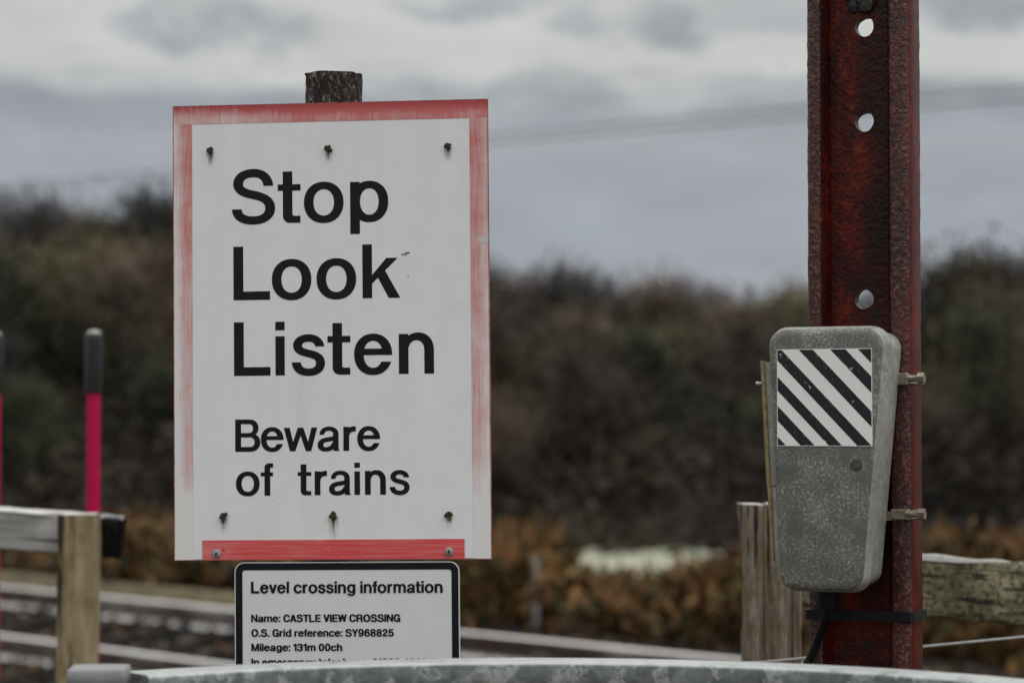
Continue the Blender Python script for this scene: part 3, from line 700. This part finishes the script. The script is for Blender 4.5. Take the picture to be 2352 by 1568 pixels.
# telephone box
tb = thing('telephone_box', 'tapered grey galvanised lineside telephone box strapped to the rusty rail', 'telephone box')
tb.matrix_world = POST_M
V0, V1 = -.140, -.037                       # front and back of the box in the post's frame
def bx(px, py): return on_post(px, py, V0)
TL, TR, BR, BL = bx(1761, 752), bx(2030, 750), bx(1985, 1362), bx(1785, 1354)
zt_, zb_ = (TL[1] + TR[1]) / 2, (BL[1] + BR[1]) / 2
def taper(inset, rt, rb, n=8):
    """rounded trapezium outline of the box front"""
    xl0, xr0, xl1, xr1 = TL[0] + inset, TR[0] - inset, BL[0] + inset, BR[0] - inset
    za, zb2 = zt_ - inset, zb_ + inset; pts = []
    for (cx, cz, r, a) in ((xr0 - rt, za - rt, rt, 0), (xl0 + rt, za - rt, rt, 90), (xl1 + rb, zb2 + rb, rb, 180), (xr1 - rb, zb2 + rb, rb, 270)):
        for k in range(n + 1):
            t = R(a + 90 * k / n); pts.append((cx + r * math.cos(t), cz + r * math.sin(t)))
    return pts
def shell(levels):
    mb = MB(); rings = [[(a, y, b_) for a, b_ in taper(ins, rt, rb)] for y, ins, rt, rb in levels]
    return mb.loft(rings)
shell([(V1, .0055, .022, .020), (V1 - .004, .0045, .024, .022), (V0 + .036, .0045, .024, .022), (V0 + .0325, .0065, .022, .020)]).build('case', M['box_lit'], tb, smooth=True, sharp=40)
lid = shell([(V0 + .033, .0005, .026, .024), (V0 + .030, -.0015, .026, .024), (V0 + .019, -.0015, .026, .024), (V0 + .016, .0006, .025, .023),
             (V0 + .010, .0004, .025, .023), (V0 + .0045, .0022, .0245, .0225), (V0 + .0012, .0055, .023, .021), (V0, .011, .020, .018)])
nl = len(taper(0, .02, .02))
lido = lid.build('door', [M['box_lit'], M['box']], tb, smooth=True, sharp=40)
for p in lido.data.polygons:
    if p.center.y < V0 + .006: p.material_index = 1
# striped plate on the door
ST = [bx(1785, 801), bx(2003, 801), bx(2003, 1024), bx(1785, 1024)]
su0, su1, sz1, sz0 = ST[0][0], ST[1][0], (ST[0][1] + ST[1][1]) / 2, (ST[2][1] + ST[3][1]) / 2
m, T, b = new_mat('chipped_white'); P = T.n('TexCoord').outputs['Object']
chip = T.step(T.noise(P, 120, 4, .6), .69, .74)
T.put(b.inputs['Base Color'], T.mix(chip, (.80, .80, .79), (.10, .08, .05))); b.inputs['Roughness'].default_value = .3; M['plate'] = m
m, T, b = new_mat('chipped_black'); P = T.n('TexCoord').outputs['Object']
chip = T.step(T.noise(T.mapping(P, (1, 1, 1), (3, 3, 3)), 150, 4, .6), .645, .69)
T.put(b.inputs['Base Color'], T.mix(chip, (.010, .010, .016), (.5, .49, .45))); b.inputs['Roughness'].default_value = .3; M['stripe'] = m
mb = MB(); mb.box(su0, su1, V0 - .0012, V0 - .0001, sz0, sz1); pl = mb.build('striped_plate', M['plate'], lido)
sw_, sh_ = su1 - su0, sz1 - sz0; k_ = sw_ / 403.0
def clip(poly, x0, x1, y0, y1):
    for ax, lim, keep in ((0, x0, 1), (0, x1, -1), (1, y0, 1), (1, y1, -1)):
        out = []
        for i in range(len(poly)):
            a, c = poly[i], poly[(i + 1) % len(poly)]
            ia, ic = keep * (a[ax] - lim) >= 0, keep * (c[ax] - lim) >= 0
            if ia: out.append(a)
            if ia != ic:
                t = (lim - a[ax]) / (c[ax] - a[ax]); out.append((a[0] + t * (c[0] - a[0]), a[1] + t * (c[1] - a[1])))
        poly = out
        if not poly: return []
    return poly
mb = MB()
# stripe edges measured along the top edge of the plate (units: 403 across, slope 1.03)
for s0, s1 in ((225, 290), (91, 152), (-42, 18), (-162, -106), (-282, -222), (-402, -345), (342, 412)):
    sl = 1.03
    poly = [(s0 * k_, sh_), (s0 * k_ + sh_ / sl, 0), (s1 * k_ + sh_ / sl, 0), (s1 * k_, sh_)]
    poly = clip(poly, .0008, sw_ - .0008, .0008, sh_ - .0008)
    if len(poly) > 2: mb.add([(su0 + a, V0 - .00135, sz0 + b_) for a, b_ in poly], [tuple(range(len(poly)))])
mb.build('stripes', M['stripe'], pl, normals=False)
# lock
u, z = bx(1967, 1068)
mb = MB(); mb.lathe([(.0082, 0), (.0082, .0012), (.0070, .0014), (.0066, .0006), (.0064, .0006), (.0060, .0016), (.001, .0018)], 28)
mb.v = [(u + a, V0 - c_, z + b_) for a, b_, c_ in mb.v]; mb.build('lock', M['cap_grey'], lido, smooth=True).data.materials[0] = simple('lock_metal', (.075, .08, .07), .5, .3, var=.4, scale=200)
# hinge down the far edge
hv = V0 + .03
def hp(px, py): return on_post(px, py, hv)
M['brass'] = simple('hinge_metal', (.30, .235, .125), .4, .5, var=.4, scale=90)
for (pa, pb, r) in (((1753, 828), (1768, 1118), .0042), ((1769, 1114), (1777, 1288), .0040)):
    (ua, za), (ub, zb2) = hp(*pa), hp(*pb)
    mb = MB(); mb.tube([(ua, hv, za), (ub, hv, zb2)], r, 12); hg = mb.build('hinge', M['brass'], tb, smooth=True)
    mb = MB(); mb.add([(ua + .001, hv - .002, za - .002), (ua + .012, hv - .002, za - .002), (ub + .012, hv - .002, zb2 + .002), (ub + .001, hv - .002, zb2 + .002),
                       (ua + .001, hv + .001, za - .002), (ua + .012, hv + .001, za - .002), (ub + .012, hv + .001, zb2 + .002), (ub + .001, hv + .001, zb2 + .002)],
                      [(0, 1, 2, 3), (7, 6, 5, 4), (0, 4, 5, 1), (1, 5, 6, 2), (2, 6, 7, 3), (3, 7, 4, 0)]); mb.build('hinge_leaf', M['box_lit'], hg)
(ua, za) = hp(1750, 880); (ub, _) = hp(1737, 880)
mb = MB(); mb.tube([(ua, hv, za), (ub + .002, hv, za)], .0016, 10); mb.tube([(ub + .004, hv, za), (ub, hv, za)], .0026, 10); mb.build('hinge_pin', simple('pin', (.5, .5, .48), .4, .4), tb, smooth=True)
# cable gland under the box
u, z = on_post(1900, 1362, -.08); u2, z2b = on_post(1900, 1398, -.08)
mb = MB(); mb.lathe([(.0125, z2b), (.0135, z2b + .004), (.0135, z + .006)], 18, (u, -.08)); mb.build('cable_gland', M['black'], tb, smooth=True)

# bands round the post
def band(name, label, cat, py_l, py_r, h, mat, thick=.0012, group=None):
    t = thing(name, label, cat, group=group); t.matrix_world = POST_M
    zl, zr = on_post(1855, py_l, -.037)[1], on_post(2090, py_r, -.037)[1]
    poly = rrect(.1485 + 2 * thick, .0715 + 2 * thick, .006, 5); inn = rrect(.1485, .0715, .005, 5); n = len(poly)
    zz = lambda a: zl + (zr - zl) * (a + .075) / .15
    vs = [(a, b_, zz(a) + d) for d in (-h / 2, h / 2) for r_ in (poly, inn) for a, b_ in r_]
    fs = []
    for k in range(n):
        j = (k + 1) % n
        fs += [(k, j, 2 * n + j, 2 * n + k), (n + k, 3 * n + k, 3 * n + j, n + j), (k, n + k, n + j, j), (2 * n + k, 2 * n + j, 3 * n + j, 3 * n + k)]
    mb = MB(); mb.add(vs, fs); mb.build('strap', mat, t, smooth=True, sharp=40); return t, zr
for lab, py in (('steel hose clamp round the rusty rail beside the striped plate', 870), ('steel hose clamp round the rusty rail, lower of the two, below the lock', 1181)):
    t, zr = band('hose_clamp', lab, 'clamp', py + (16 if py > 1000 else 8), py, .0125, M['steel'], .0018, 'clamps strapping the telephone box to the rail')
    mb = MB(); mb.box(.040, .0745, -.0445, -.0365, zr - .0085, zr + .0085) if py < 1000 else mb.box(.048, .0745, -.042, -.0365, zr - .0075, zr + .0075)
    mb.build('housing', M['steel'], t, bevel=.002)
    # screw sticking out past the flange
    mb = MB(); mb.tube([(.070, -.040, zr + .001), (.0885, -.040, zr + .001)], .0050, 12); mb.tube([(.0875, -.040, zr + .001), (.0965, -.040, zr + .001)], .0080, 6)
    mb.build('screw', M['steel'], t, smooth=True, sharp=30, bevel=0)
t, zr = band('cable_tie', 'broad black cable tie round the rusty rail below the telephone box', 'cable tie', 1410, 1416, .0135, M['black'], .0035)
mb = MB(); mb.box(.058, .0765, -.0435, -.036, zr - .0085, zr + .008); mb.build('buckle', M['black'], t, bevel=.002)
pts = []
for px, py, v in ((1900, 1396, -.08), (1897, 1412, -.078), (1889, 1440, -.066), (1876, 1475, -.055), (1862, 1508, -.05), (1842, 1545, -.052), (1815, 1600, -.06), (1800, 1700, -.065), (1795, 1900, -.065)):
    u, z = on_post(px, py, v); pts.append((u, v, z))
pts.append((pts[-1][0], pts[-1][1], -.01))
mb = MB(); mb.tube(pts, .0058, 12); c_ = mb.build('cable', M['black'], smooth=True); c_.matrix_world = POST_M
tag(c_, 'thin black cable dropping from under the grey telephone box', 'cable')

# ------------------------------------------------------------------ galvanised kissing gate in front
gt = thing('kissing_gate', 'galvanised steel kissing gate with a curved top rail before the signs', 'gate', (0, 0, 0))
CX, CY, RG = .022, 2.27, .728
zt_g = 1.1630
path = []
a0g, a1g = math.atan2(2.833 - CY, -.440 - CX), R(-8)
for k in range(90):
    a = a0g + (a1g - a0g) * k / 89; path.append((CX + RG * math.cos(a), CY + RG * math.sin(a)))
def hoop(zt, name):
    sec = [(x, y) for x, y in rrect(.062, .030, .0055, 4)]
    rings = []
    for i, (x, y) in enumerate(path):
        d = Vector((x - CX, y - CY)).normalized()
        rings.append([(x + d.x * (s_[0] + .0), y + d.y * s_[0], zt - .015 + s_[1]) for s_ in sec])
    mb = MB(); mb.loft(rings); return mb.build(name, M['gate'], gt, smooth=True, sharp=40)
hoop(zt_g, 'top_rail'); hoop(.72, 'lower_rail'); hoop(.25, 'lower_rail')
def gate_post(x, y, rot):
    Mx = Matrix.Translation((x, y, 0)) @ Matrix.Rotation(rot, 4, 'Z')
    mb = MB(); mb.prism(rrect(.064, .064, .006, 3), -.02, zt_g - .003, 'z'); o = mb.build('post', M['gate'], gt, smooth=True, sharp=40); o.matrix_local = Mx
    mb = MB(); mb.loft([[(a, b_, z) for a, b_ in rrect(w, w, r, 4)] for w, r, z in ((.064, .004, zt_g - .007), (.0668, .004, zt_g - .005), (.0668, .004, zt_g + .0085), (.0640, .004, zt_g + .0108), (.050, .004, zt_g + .0118))])
    mb.build('post_cap', M['cap_grey'], o, smooth=True, sharp=50)
p_ = at(228, 1545, 2.80); gate_post(p_.x, p_.y, R(4)); gate_post(path[-1][0], path[-1][1] - .03, 0)
for k in (18, 36, 54, 72):
    x, y = path[k]; mb = MB(); mb.tube([(x, y, .22), (x, y, zt_g - .02)], .009, 10); mb.build('upright', M['gate'], gt, smooth=True)

# ------------------------------------------------------------------ timber fences
def beam(p0, p1, h, d, mat, parent, name, n=14, amp=.0015, seed=1, down=True):
    """plank from p0 to p1 (top front edge), height h, depth d away from the camera"""
    p0, p1 = Vector(p0), Vector(p1); ax = (p1 - p0).normalized(); back = Vector((0, 0, 1)).cross(ax); back = back if back.y > 0 else -back
    upv = ax.cross(back); upv = upv if upv.z > 0 else -upv
    rr = random.Random(seed); rings = []
    L = (p1 - p0).length
    for i in range(n + 1):
        c = L * i / n
        rings.append([(c, b_ * d + rr.gauss(0, amp), -a * h + rr.gauss(0, amp)) for a, b_ in ((.075, 0), (0, .16), (0, .86), (.06, 1), (.96, 1), (1, .9), (1, .1), (.96, 0))])
    mb = MB(); mb.loft(rings); o = mb.build(name, mat, parent, smooth=True, sharp=40)
    o.matrix_local = Matrix((( ax.x, back.x, upv.x, p0.x), (ax.y, back.y, upv.y, p0.y), (ax.z, back.z, upv.z, p0.z), (0, 0, 0, 1)))
    return o
def sq_post(c, w, d, zt, mat, parent, name, seed=1, amp=.0018, rot=0, lean=0.0, n=40):
    rr = random.Random(seed); rings = []
    base = rrect(w, d, .008, 3)
    ph = [rr.uniform(0, 6) for _ in base]
    for i in range(n + 1):
        z = zt * i / n
        rings.append([(a * (1 - (.03 if i == n else 0)) + amp * math.sin(z * 9 + ph[k]) + rr.gauss(0, amp * .4) + lean * (zt - z), b_ + rr.gauss(0, amp * .4), z - .02 + (rr.gauss(0, .001) if i == n else 0)) for k, (a, b_) in enumerate(base)])
    mb = MB(); mb.loft(rings); o = mb.build(name, mat, parent, smooth=True, sharp=40)
    o.matrix_local = Matrix.Translation(c) @ Matrix.Rotation(rot, 4, 'Z'); return o
YL = 5.0
fl = thing('timber_fence', 'pale timber fence with a shade-painted rail end in front of the crimson poles', 'fence')
c = at(182, 1180, YL + .04); sq_post((c.x, c.y, 0),   .077, .08, c.z + .02, M['wood_tan'], fl, 'post', 11, lean=-.006)
p0, p1 = at(-500, 1134, YL + .09), at(229, 1181, YL + .085)
beam(p0, p1, .088, .045, M['wood_grey'], fl, 'rail', 20, .001, 3)
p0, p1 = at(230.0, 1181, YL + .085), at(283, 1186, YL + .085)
e_ = beam(p0, p1, .090, .046, M['wood_shade'], fl, 'rail_end', 4, .0008, 4); e_['label'] = 'end of the pale rail painted dark as shade, jutting past the post'
q_ = at(-460, 1134, YL + .09); sq_post((q_.x, q_.y - .05, 0), .08, .08, q_.z + .03, M['wood_tan'], fl, 'post', 12)

YF = 4.3
fr = thing('timber_fence', 'mossy weathered timber fence with a split post behind the rusty rail', 'fence')
z = at(1725, 1157, YF).z
c1, c2 = at(1729, 1157, YF), at(1793, 1157, YF + .01)
sq_post((c1.x, c1.y, 0), .041, .09, z + .02, M['wood_split'], fr, 'post_half', 21, .004, lean=.014)
sq_post((c2.x, c2.y, 0), .057, .09, z + .021, M['wood_split'], fr, 'post_half', 22, .003, lean=.008)
p0, p1 = at(1835, 1254, YF + .02), at(2950, 1336, YF + .02)
beam(p0, p1, .110, .045, M['wood_moss'], fr, 'rail', 24, .0015, 8)
q_ = at(2900, 1334, YF + .02); sq_post((q_.x, q_.y - .05, 0), .1, .09, q_.z + .05, M['wood_split'], fr, 'post', 23)
mb = MB(); a_, b_ = at(1700, 1525, 4.0), at(2700, 1428, 4.0)
wp = [a_.lerp(b_, t) for t in np.linspace(0, 1, 20)]
mb.tube(wp, .0024, 8); o = mb.build('fence_wire', M['galv_wire'], smooth=True); tag(o, 'single taut grey wire running behind the rusty rail near its foot', 'wire')

# ------------------------------------------------------------------ crimson poles with black caps
def pole(px, lab, ytop=757):
    YP = 6.0; c = at(px, ytop, YP); t = thing('marker_pole', lab, 'pole', (c.x, c.y, 0), 'crimson poles beside the timber fence')
    zc = at(px, 897, YP).z; r = .0170
    mb = MB(); mb.lathe([(r, -.02), (r, zc - .003)], 24); mb.build('shaft', M['crimson'], t, smooth=True)
    R2 = .0215; mb = MB(); mb.lathe([(R2, zc - .006), (R2, c.z - .02), (R2 * .93, c.z - .012), (R2 * .72, c.z - .004), (R2 * .35, c.z - .0005), (.001, c.z)], 24)
    mb.build('cap', M['sleeve'], t, smooth=True, sharp=70)
pole(216, 'crimson pole with black sleeve standing just behind the pale fence post')
pole(-13, 'crimson pole with black sleeve, cut by the edge of the picture', 760)

# ------------------------------------------------------------------ railway track on a bed of ballast
A0, A1 = Vector((-3.88, 19.4)), Vector((1.27, 13.5)); td = (A1 - A0).normalized(); tn = Vector((td.y, -td.x))
if tn.y > 0: tn = -tn
tr = thing('railway_track', 'pair of pale topped rusty rails crossing the ballast behind the signs', 'railway track', (A0.x, A0.y, 0))
ang = math.atan2(td.y, td.x); tr.rotation_euler = (R(6), 0, ang)
def rail_sec(v):
    half = [(.066, 0), (.066, .010), (.020, .026), (.009, .036), (.009, .112), (.030, .122), (.035, .130), (.034, .156), (.028, .162)]
    return [(v + a, z) for a, z in half] + [(v - a, z) for a, z in half[::-1]]
for v in (0, -1.435):
    mb = MB(); mb.prism(rail_sec(v), -22, 22, 'x'); mb.build('rail', M['rail'], tr)
sm = None
for k in range(-18, 20):
    if sm is None:
        mb = MB(); mb.box(-.125, .125, -1.97, .53, -.10, .002); sm = mb.build('sleeper', M['sleeper'], tr, bevel=.008, segs=1); sm.location.x = k * .7
    else:
        q = sm.copy(); COL.objects.link(q); q.parent = tr; q.location.x = k * .7
# ballast: loose stones, some white with frost, some leaf covered
def stones(n, us, vs_, zf, r0, r1):
    ico = [(0, 0, 1)] + [(math.cos(2 * math.pi * k / 5), math.sin(2 * math.pi * k / 5), .1) for k in range(5)] + [(0, 0, -1)]
    fi = [(0, 1 + k, 1 + (k + 1) % 5) for k in range(5)] + [(6, 1 + (k + 1) % 5, 1 + k) for k in range(5)]
    ico = np.array(ico); u_ = rng.uniform(*us, n); v_ = rng.uniform(*vs_, n); r = rng.uniform(r0, r1, n)
    s = ico[None] * (1 + rng.normal(0, .22, (n, 7, 1))) * r[:, None, None] * np.array([1.2, 1, .75])
    c = np.stack([A0.x + td.x * u_ - tn.x * v_, A0.y + td.y * u_ - tn.y * v_, np.array([zf(b_) for b_ in v_])], 1)
    V = (s + c[:, None]).reshape(-1, 3); mb = MB(); mb.v = [tuple(p) for p in V]
    mb.f = [[7 * i + j for j in f] for i in range(n) for f in fi]; mb.m = [0] * len(mb.f); return mb
bal = stones(15000, (-14, 14), (-5.0, 1.3), lambda v: .0 + random.random() * .02 + max(min(v, .6), -3.6) * .105, .022, .05)
o = kind(bal.build('ballast', M['ballast'], normals=False), 'stuff'); o['label'] = 'dark ballast stones patched with frost and leaves round the rails'
p0 = A0 - td * 6 - tn * .42; p1 = A0 + td * 2.9 - tn * .42
e_ = beam((p0.x, p0.y, .235), (p1.x, p1.y, .215), .22, .05, M['wood_plank'], None, 'edging_board', 20, .002, 9)
tag(e_, 'long tan timber board edging the far side of the railway track', 'board')

# ------------------------------------------------------------------ dead bracken, undergrowth (stuff)
def quads(C, size, asp, up_bias=0.0, droop=None):
    """many small leaf faces: centres C (n,3)"""
    n = len(C); d = rng.normal(size=(n, 3)); d[:, 2] = np.abs(d[:, 2]) * .6 + up_bias; d /= np.linalg.norm(d, axis=1)[:, None]
    q = rng.normal(size=(n, 3)); q -= d * (q * d).sum(1)[:, None]; q /= np.linalg.norm(q, axis=1)[:, None]
    s = size * rng.uniform(.6, 1.5, n)[:, None]; L_, W_ = d * s, q * s * asp
    return np.stack([C - W_ * .5, C + L_ * .5 - W_ * .7, C + L_, C + L_ * .5 + W_ * .7], 1).reshape(-1, 3)
def leaf_mesh(name, V, mat, parent=None):
    n = len(V) // 4; me = bpy.data.meshes.new(name)
    me.vertices.add(len(V)); me.vertices.foreach_set('co', V.astype(np.float32).ravel())
    me.loops.add(4 * n); me.loops.foreach_set('vertex_index', np.arange(4 * n, dtype=np.int32))
    me.polygons.add(n); me.polygons.foreach_set('loop_start', np.arange(0, 4 * n, 4, dtype=np.int32))
    me.update(calc_edges=True); me.validate(); me.materials.append(mat)
    o = bpy.data.objects.new(name, me); COL.objects.link(o)
    if parent: o.parent = parent
    return o
BR_TOP = [(-1500, 1210), (200, 1205), (300, 1180), (400, 1195), (700, 1215), (1130, 1235), (1180, 1240), (1240, 1225), (1275, 1280), (1320, 1335), (1400, 1322), (1470, 1352), (1540, 1338), (1620, 1318), (1690, 1285), (1760, 1255), (2100, 1255), (2352, 1262), (4000, 1250)]
n = 88000
Yb = rng.uniform(14.5, 23.5, n); Xb = rng.uniform(-.45, .45, n) * Yb
vb = (Xb - A0.x) * (-tn.x) + (Yb - A0.y) * (-tn.y)            # distance beyond the far rail
keep = vb > .75 + rng.uniform(0, .5, n); Xb, Yb, vb = Xb[keep], Yb[keep], vb[keep]
pxb = 1176 + Xb / Yb * PXF
raw = EYE.z - Yb * (np.interp(pxb, *zip(*BR_TOP)) - 980) / PXF
k2 = raw + rng.normal(0, .05, len(raw)) > .24; Xb, Yb, vb, pxb = Xb[k2], Yb[k2], vb[k2], pxb[k2]
lim = np.clip(EYE.z - Yb * (np.interp(pxb, *zip(*BR_TOP)) - 980) / PXF, .08, .85)
clump = .62 + .38 * np.sin(Xb * 3.1 + np.sin(Yb * 2.3) * 2) * np.sin(Yb * 2.7 + Xb * 1.1)
Hb = lim * np.clip(.35 + vb * .35, 0, 1) * (.62 + .42 * clump)
Zb = -.40 + (Hb + .40) * rng.uniform(0, 1, len(Hb)) ** .5 + (rng.uniform(0, 1, len(Hb)) < .05) * rng.uniform(0, .13, len(Hb))
o = kind(leaf_mesh('bracken', quads(np.stack([Xb, Yb, Zb], 1), .21, .16, .25), M['bracken']), 'stuff'); o['label'] = 'rust brown dead bracken and brambles beyond the track'
ns = 420
Ys = rng.uniform(15, 20, ns); Xs = rng.uniform(-.02, .30, ns) * Ys
pxs = 1176 + Xs / Ys * PXF
zs = np.clip(EYE.z - Ys * (np.interp(pxs, *zip(*BR_TOP)) - 980) / PXF, .0, .8) - .12
Cs = np.stack([Xs, Ys, zs], 1); dS = np.stack([rng.normal(0, .10, ns), rng.normal(0, .10, ns), rng.uniform(.08, .30, ns)], 1); wS = np.stack([rng.uniform(.006, .016, ns), np.zeros(ns), np.zeros(ns)], 1)
Vs = np.stack([Cs - wS, Cs + dS * .6 - wS * .7, Cs + dS, Cs + wS], 1).reshape(-1, 3)
o = kind(leaf_mesh('dry_grass', Vs, leafy('dry_stalks', [(.4, (.09, .05, .02)), (.52, (.22, .09, .03)), (.62, (.16, .11, .05)), (.75, (.34, .22, .12))], 1.5)), 'stuff'); o['label'] = 'tall dry grass stalks standing above the bracken'
# small pale marker in the bracken
t = at(1232, 1284, 16.5); mk = thing('trackside_marker', 'small pale grey marker stake in the brown bracken', 'marker', (t.x, t.y, 0))
mb = MB(); mb.prism(rrect(.036, .03, .006, 3), -.05, t.z, 'z'); mb.build('stake', simple('pale_stake', (.34, .36, .37), .5), mk)
mb = MB(); mb.prism(rrect(.04, .034, .006, 3), t.z + .001, t.z + .012, 'z'); mb.build('stake_cap', M['cap_grey'], mk)

# the wood on the hill
n = 140000
Yu = rng.uniform(52, YR + 4, n); Xu = rng.uniform(-.48, .48, n) * Yu
gz = np.array([ground_z(a, c_) for a, c_ in zip(Xu, Yu)])
hu_ = np.where(np.abs(Xu / Yu) > .27, 5.2, 2.6) + 1.2 * np.sin(Xu * .8 + np.sin(Yu * .4) * 2) * np.sin(Yu * .55 + Xu * .3)
hu_ *= np.where(Yu < 61, np.clip(.05 + (Yu - 52) / 9 * .35 * (1 + np.sin(Xu * 1.7) + .6 * np.sin(Xu * 4.1 + 1)), 0, .6), .75)
Zu = gz + hu_ * rng.uniform(0, 1, n) ** .7
ku = (Yu > 61) | (rng.uniform(0, 1, n) < .30); Xu, Yu, Zu = Xu[ku], Yu[ku], Zu[ku]
o = kind(leaf_mesh('undergrowth', quads(np.stack([Xu, Yu, Zu], 1), .42, .25), M['under']), 'stuff'); o['label'] = 'dark tangled undergrowth filling the wooded hillside'

def make_tree(seed, H, spread, mat, leaves, twig, lab, name='tree', gap=.35):
    rr = random.Random(seed); lr = np.random.default_rng(seed)
    t = thing(name, lab, 'tree')
    mb = MB(); tips = []
    hgt = H * .62
    tp = [(0, 0, -.4)] + [(rr.gauss(0, .06) * i, rr.gauss(0, .06) * i, hgt * i / 6) for i in range(1, 7)]
    mb.tube(tp, [H * .028 * (1 - .8 * i / 6) for i in range(7)], 7)
    for k in range(11):
        z = hgt * rr.uniform(.28, 1); a = rr.uniform(0, 6.28); l = spread * rr.uniform(.5, 1.0) * (1.1 - .35 * z / hgt)
        base = Vector(tp[min(6, max(1, int(6 * z / hgt)))]); base.z = z
        end = base + Vector((math.cos(a) * l, math.sin(a) * l, rr.uniform(.25, .7) * H * .36))
        mid = base.lerp(end, .5) + Vector((0, 0, -.12 * l))
        mb.tube([base, mid, end], [H * .015, H * .011, H * .006], 5)
        for j in range(6):
            q = base.lerp(end, rr.uniform(.35, 1)); e2 = q + Vector((rr.gauss(0, .3), rr.gauss(0, .3), rr.uniform(.1, .5))) * H * .2
            if e2.z > H: e2.z = H
            mb.tube([q, e2], [H * .007, H * .003], 4); tips.append((q, e2))
    mb.build('trunk', M['bark'], t, smooth=True)
    C = []
    cents = [p.lerp(e2, rr.uniform(.5, 1)) for p, e2 in tips if rr.random() > gap * .4]
    per = max(8, leaves // len(cents))
    for c_ in cents:
        sc = H * (rr.uniform(.05, .12) if 'twig' in lab else rr.uniform(.06, .14)); C.append(lr.normal(size=(per, 3)) * sc * np.array([1, 1, .8]) + np.array(c_))
    C = np.concatenate(C); C = C[C[:, 2] < H * 1.02]
    leaf_mesh('crown', quads(C, twig, (.055 if 'twig' in lab else .30), .45 if 'twig' in lab else .2), mat, t); return t
KINDS = [('bare brown winter tree of fine twigs in the hillside wood', 0, .70), ('grey twiggy leafless tree in the hillside wood', 1, .70), ('dull olive leafy tree in the hillside wood', 2, .20),
         ('russet leaved tree in the hillside wood', 3, .20), ('dark evergreen tree in the hillside wood', 4, .20)]
protos = []
for i, (lab, ci, tw) in enumerate(KINDS):
    for s in (0, 1):
        t = make_tree(100 + 10 * i + s, 6.0, 2.1 if s else 1.7, CROWNS[ci][1], 4200 if ci > 1 else 2600, tw, lab); t['group'] = 'trees of the hillside wood, ' + ['brown', 'grey', 'olive', 'russet', 'evergreen'][i]
        protos.append([t, 0])
def copy_tree(t):
    r = t.copy(); COL.objects.link(r)
    for ch in t.children:
        c_ = ch.copy(); COL.objects.link(c_); c_.parent = r
    return r
def room(X, Y):
    return min(top_z(X + q, Y) for q in (-1.9, -1, 0, 1, 1.9)) - ground_z(X, Y)
def place(pi, X, Y, H, label=None, rz=None):
    t, used = protos[pi]
    if used: t = copy_tree(t)
    protos[pi][1] = 1
    t.location = (X, Y, ground_z(X, Y)); s = H / 6.0; t.scale = (s * random.uniform(.9, 1.25), s * random.uniform(.9, 1.25), s); t.rotation_euler = (0, 0, random.uniform(0, 6.28) if rz is None else rz)
    if label:
        t['label'] = label
        if 'group' in t: del t['group']
    return t
plan = []
for row, (Y, cnt) in enumerate([(112, 27), (103, 15), (94, 14), (85, 13), (76, 12), (67, 12)]):
    for k in range(cnt):
        X = Y * .25 * (-1 + 2 * (k + .5 + random.uniform(-.35, .35)) / cnt); plan.append((X, Y + random.uniform(-3, 3), row))
for k, (X, Y, row) in enumerate(plan):
    if row == 0:
        pi = random.choice([0, 1, 2, 3, 1, 0, 4, 3]); H = max(2.0, room(X, Y)) * (random.uniform(.96, 1.12) if pi < 4 else random.uniform(.9, 1.0))
    else:
        H = random.uniform(5.2, 7.6); pi = random.choice([0, 1, 4, 5, 6, 7, 4, 6, 5]) if row < 3 else random.choice([4, 0, 6, 3, 5, 7, 1, 8] if row < 5 else [8, 9, 0, 2])
        if row == 5: H *= .62
        H = min(H, max(2.0, room(X, Y) - .9))
    if k < 10: pi = k
    place(pi, X, Y, H)
for px, py, Y, pi, lab in ((1172, 575, 108, 1, 'rounded bare tree on the skyline just beside the big sign'), (1300, 585, 108, 3, 'spiky bare grey tree topping the skyline dip between sign and rusty rail'),
                           (2172, 482, 92, 4, 'tallest dark tree on the skyline beyond the rusty rail'), (2300, 555, 96, 6, 'lower russet tree at the edge, past the tallest skyline tree'),
                           (350, 424, 110, 2, 'bare tree highest on the skyline where the big sign begins'), (1845, 598, 104, 5, 'olive bushy tree on the skyline touching the rusty rail'),
                           (1490, 632, 108, 0, 'small bare brown tree in the middle of the skyline dip')):
    q = at(px, py, Y); place(pi, q.x, Y, q.z - ground_z(q.x, Y), lab)

# ------------------------------------------------------------------ overhead wires
for (dy, off, lab) in ((-14, -.4, 'upper of two overhead cables crossing the cloudy sky'), (14, .3, 'lower of two overhead cables crossing the cloudy sky')):
    key = [at(px, py + dy * 30 / Y, Y) for px, py, Y in ((6000, -80, 14), (4000, 75, 21), (2352, 215, 30), (1675, 273, 36), (1125, 321, 43), (400, 398, 54), (0, 432, 61), (-600, 485, 72), (-1600, 530, 100))]
    pts = []
    for a_, b_ in zip(key, key[1:]): pts += [a_.lerp(b_, t) for t in np.linspace(0, 1, 6)[:-1]]
    mb = MB(); mb.tube(pts + [key[-1]], .013, 6); o = mb.build('overhead_cable', M['wirem'], smooth=True); tag(o, lab, 'cable', 'overhead cables')
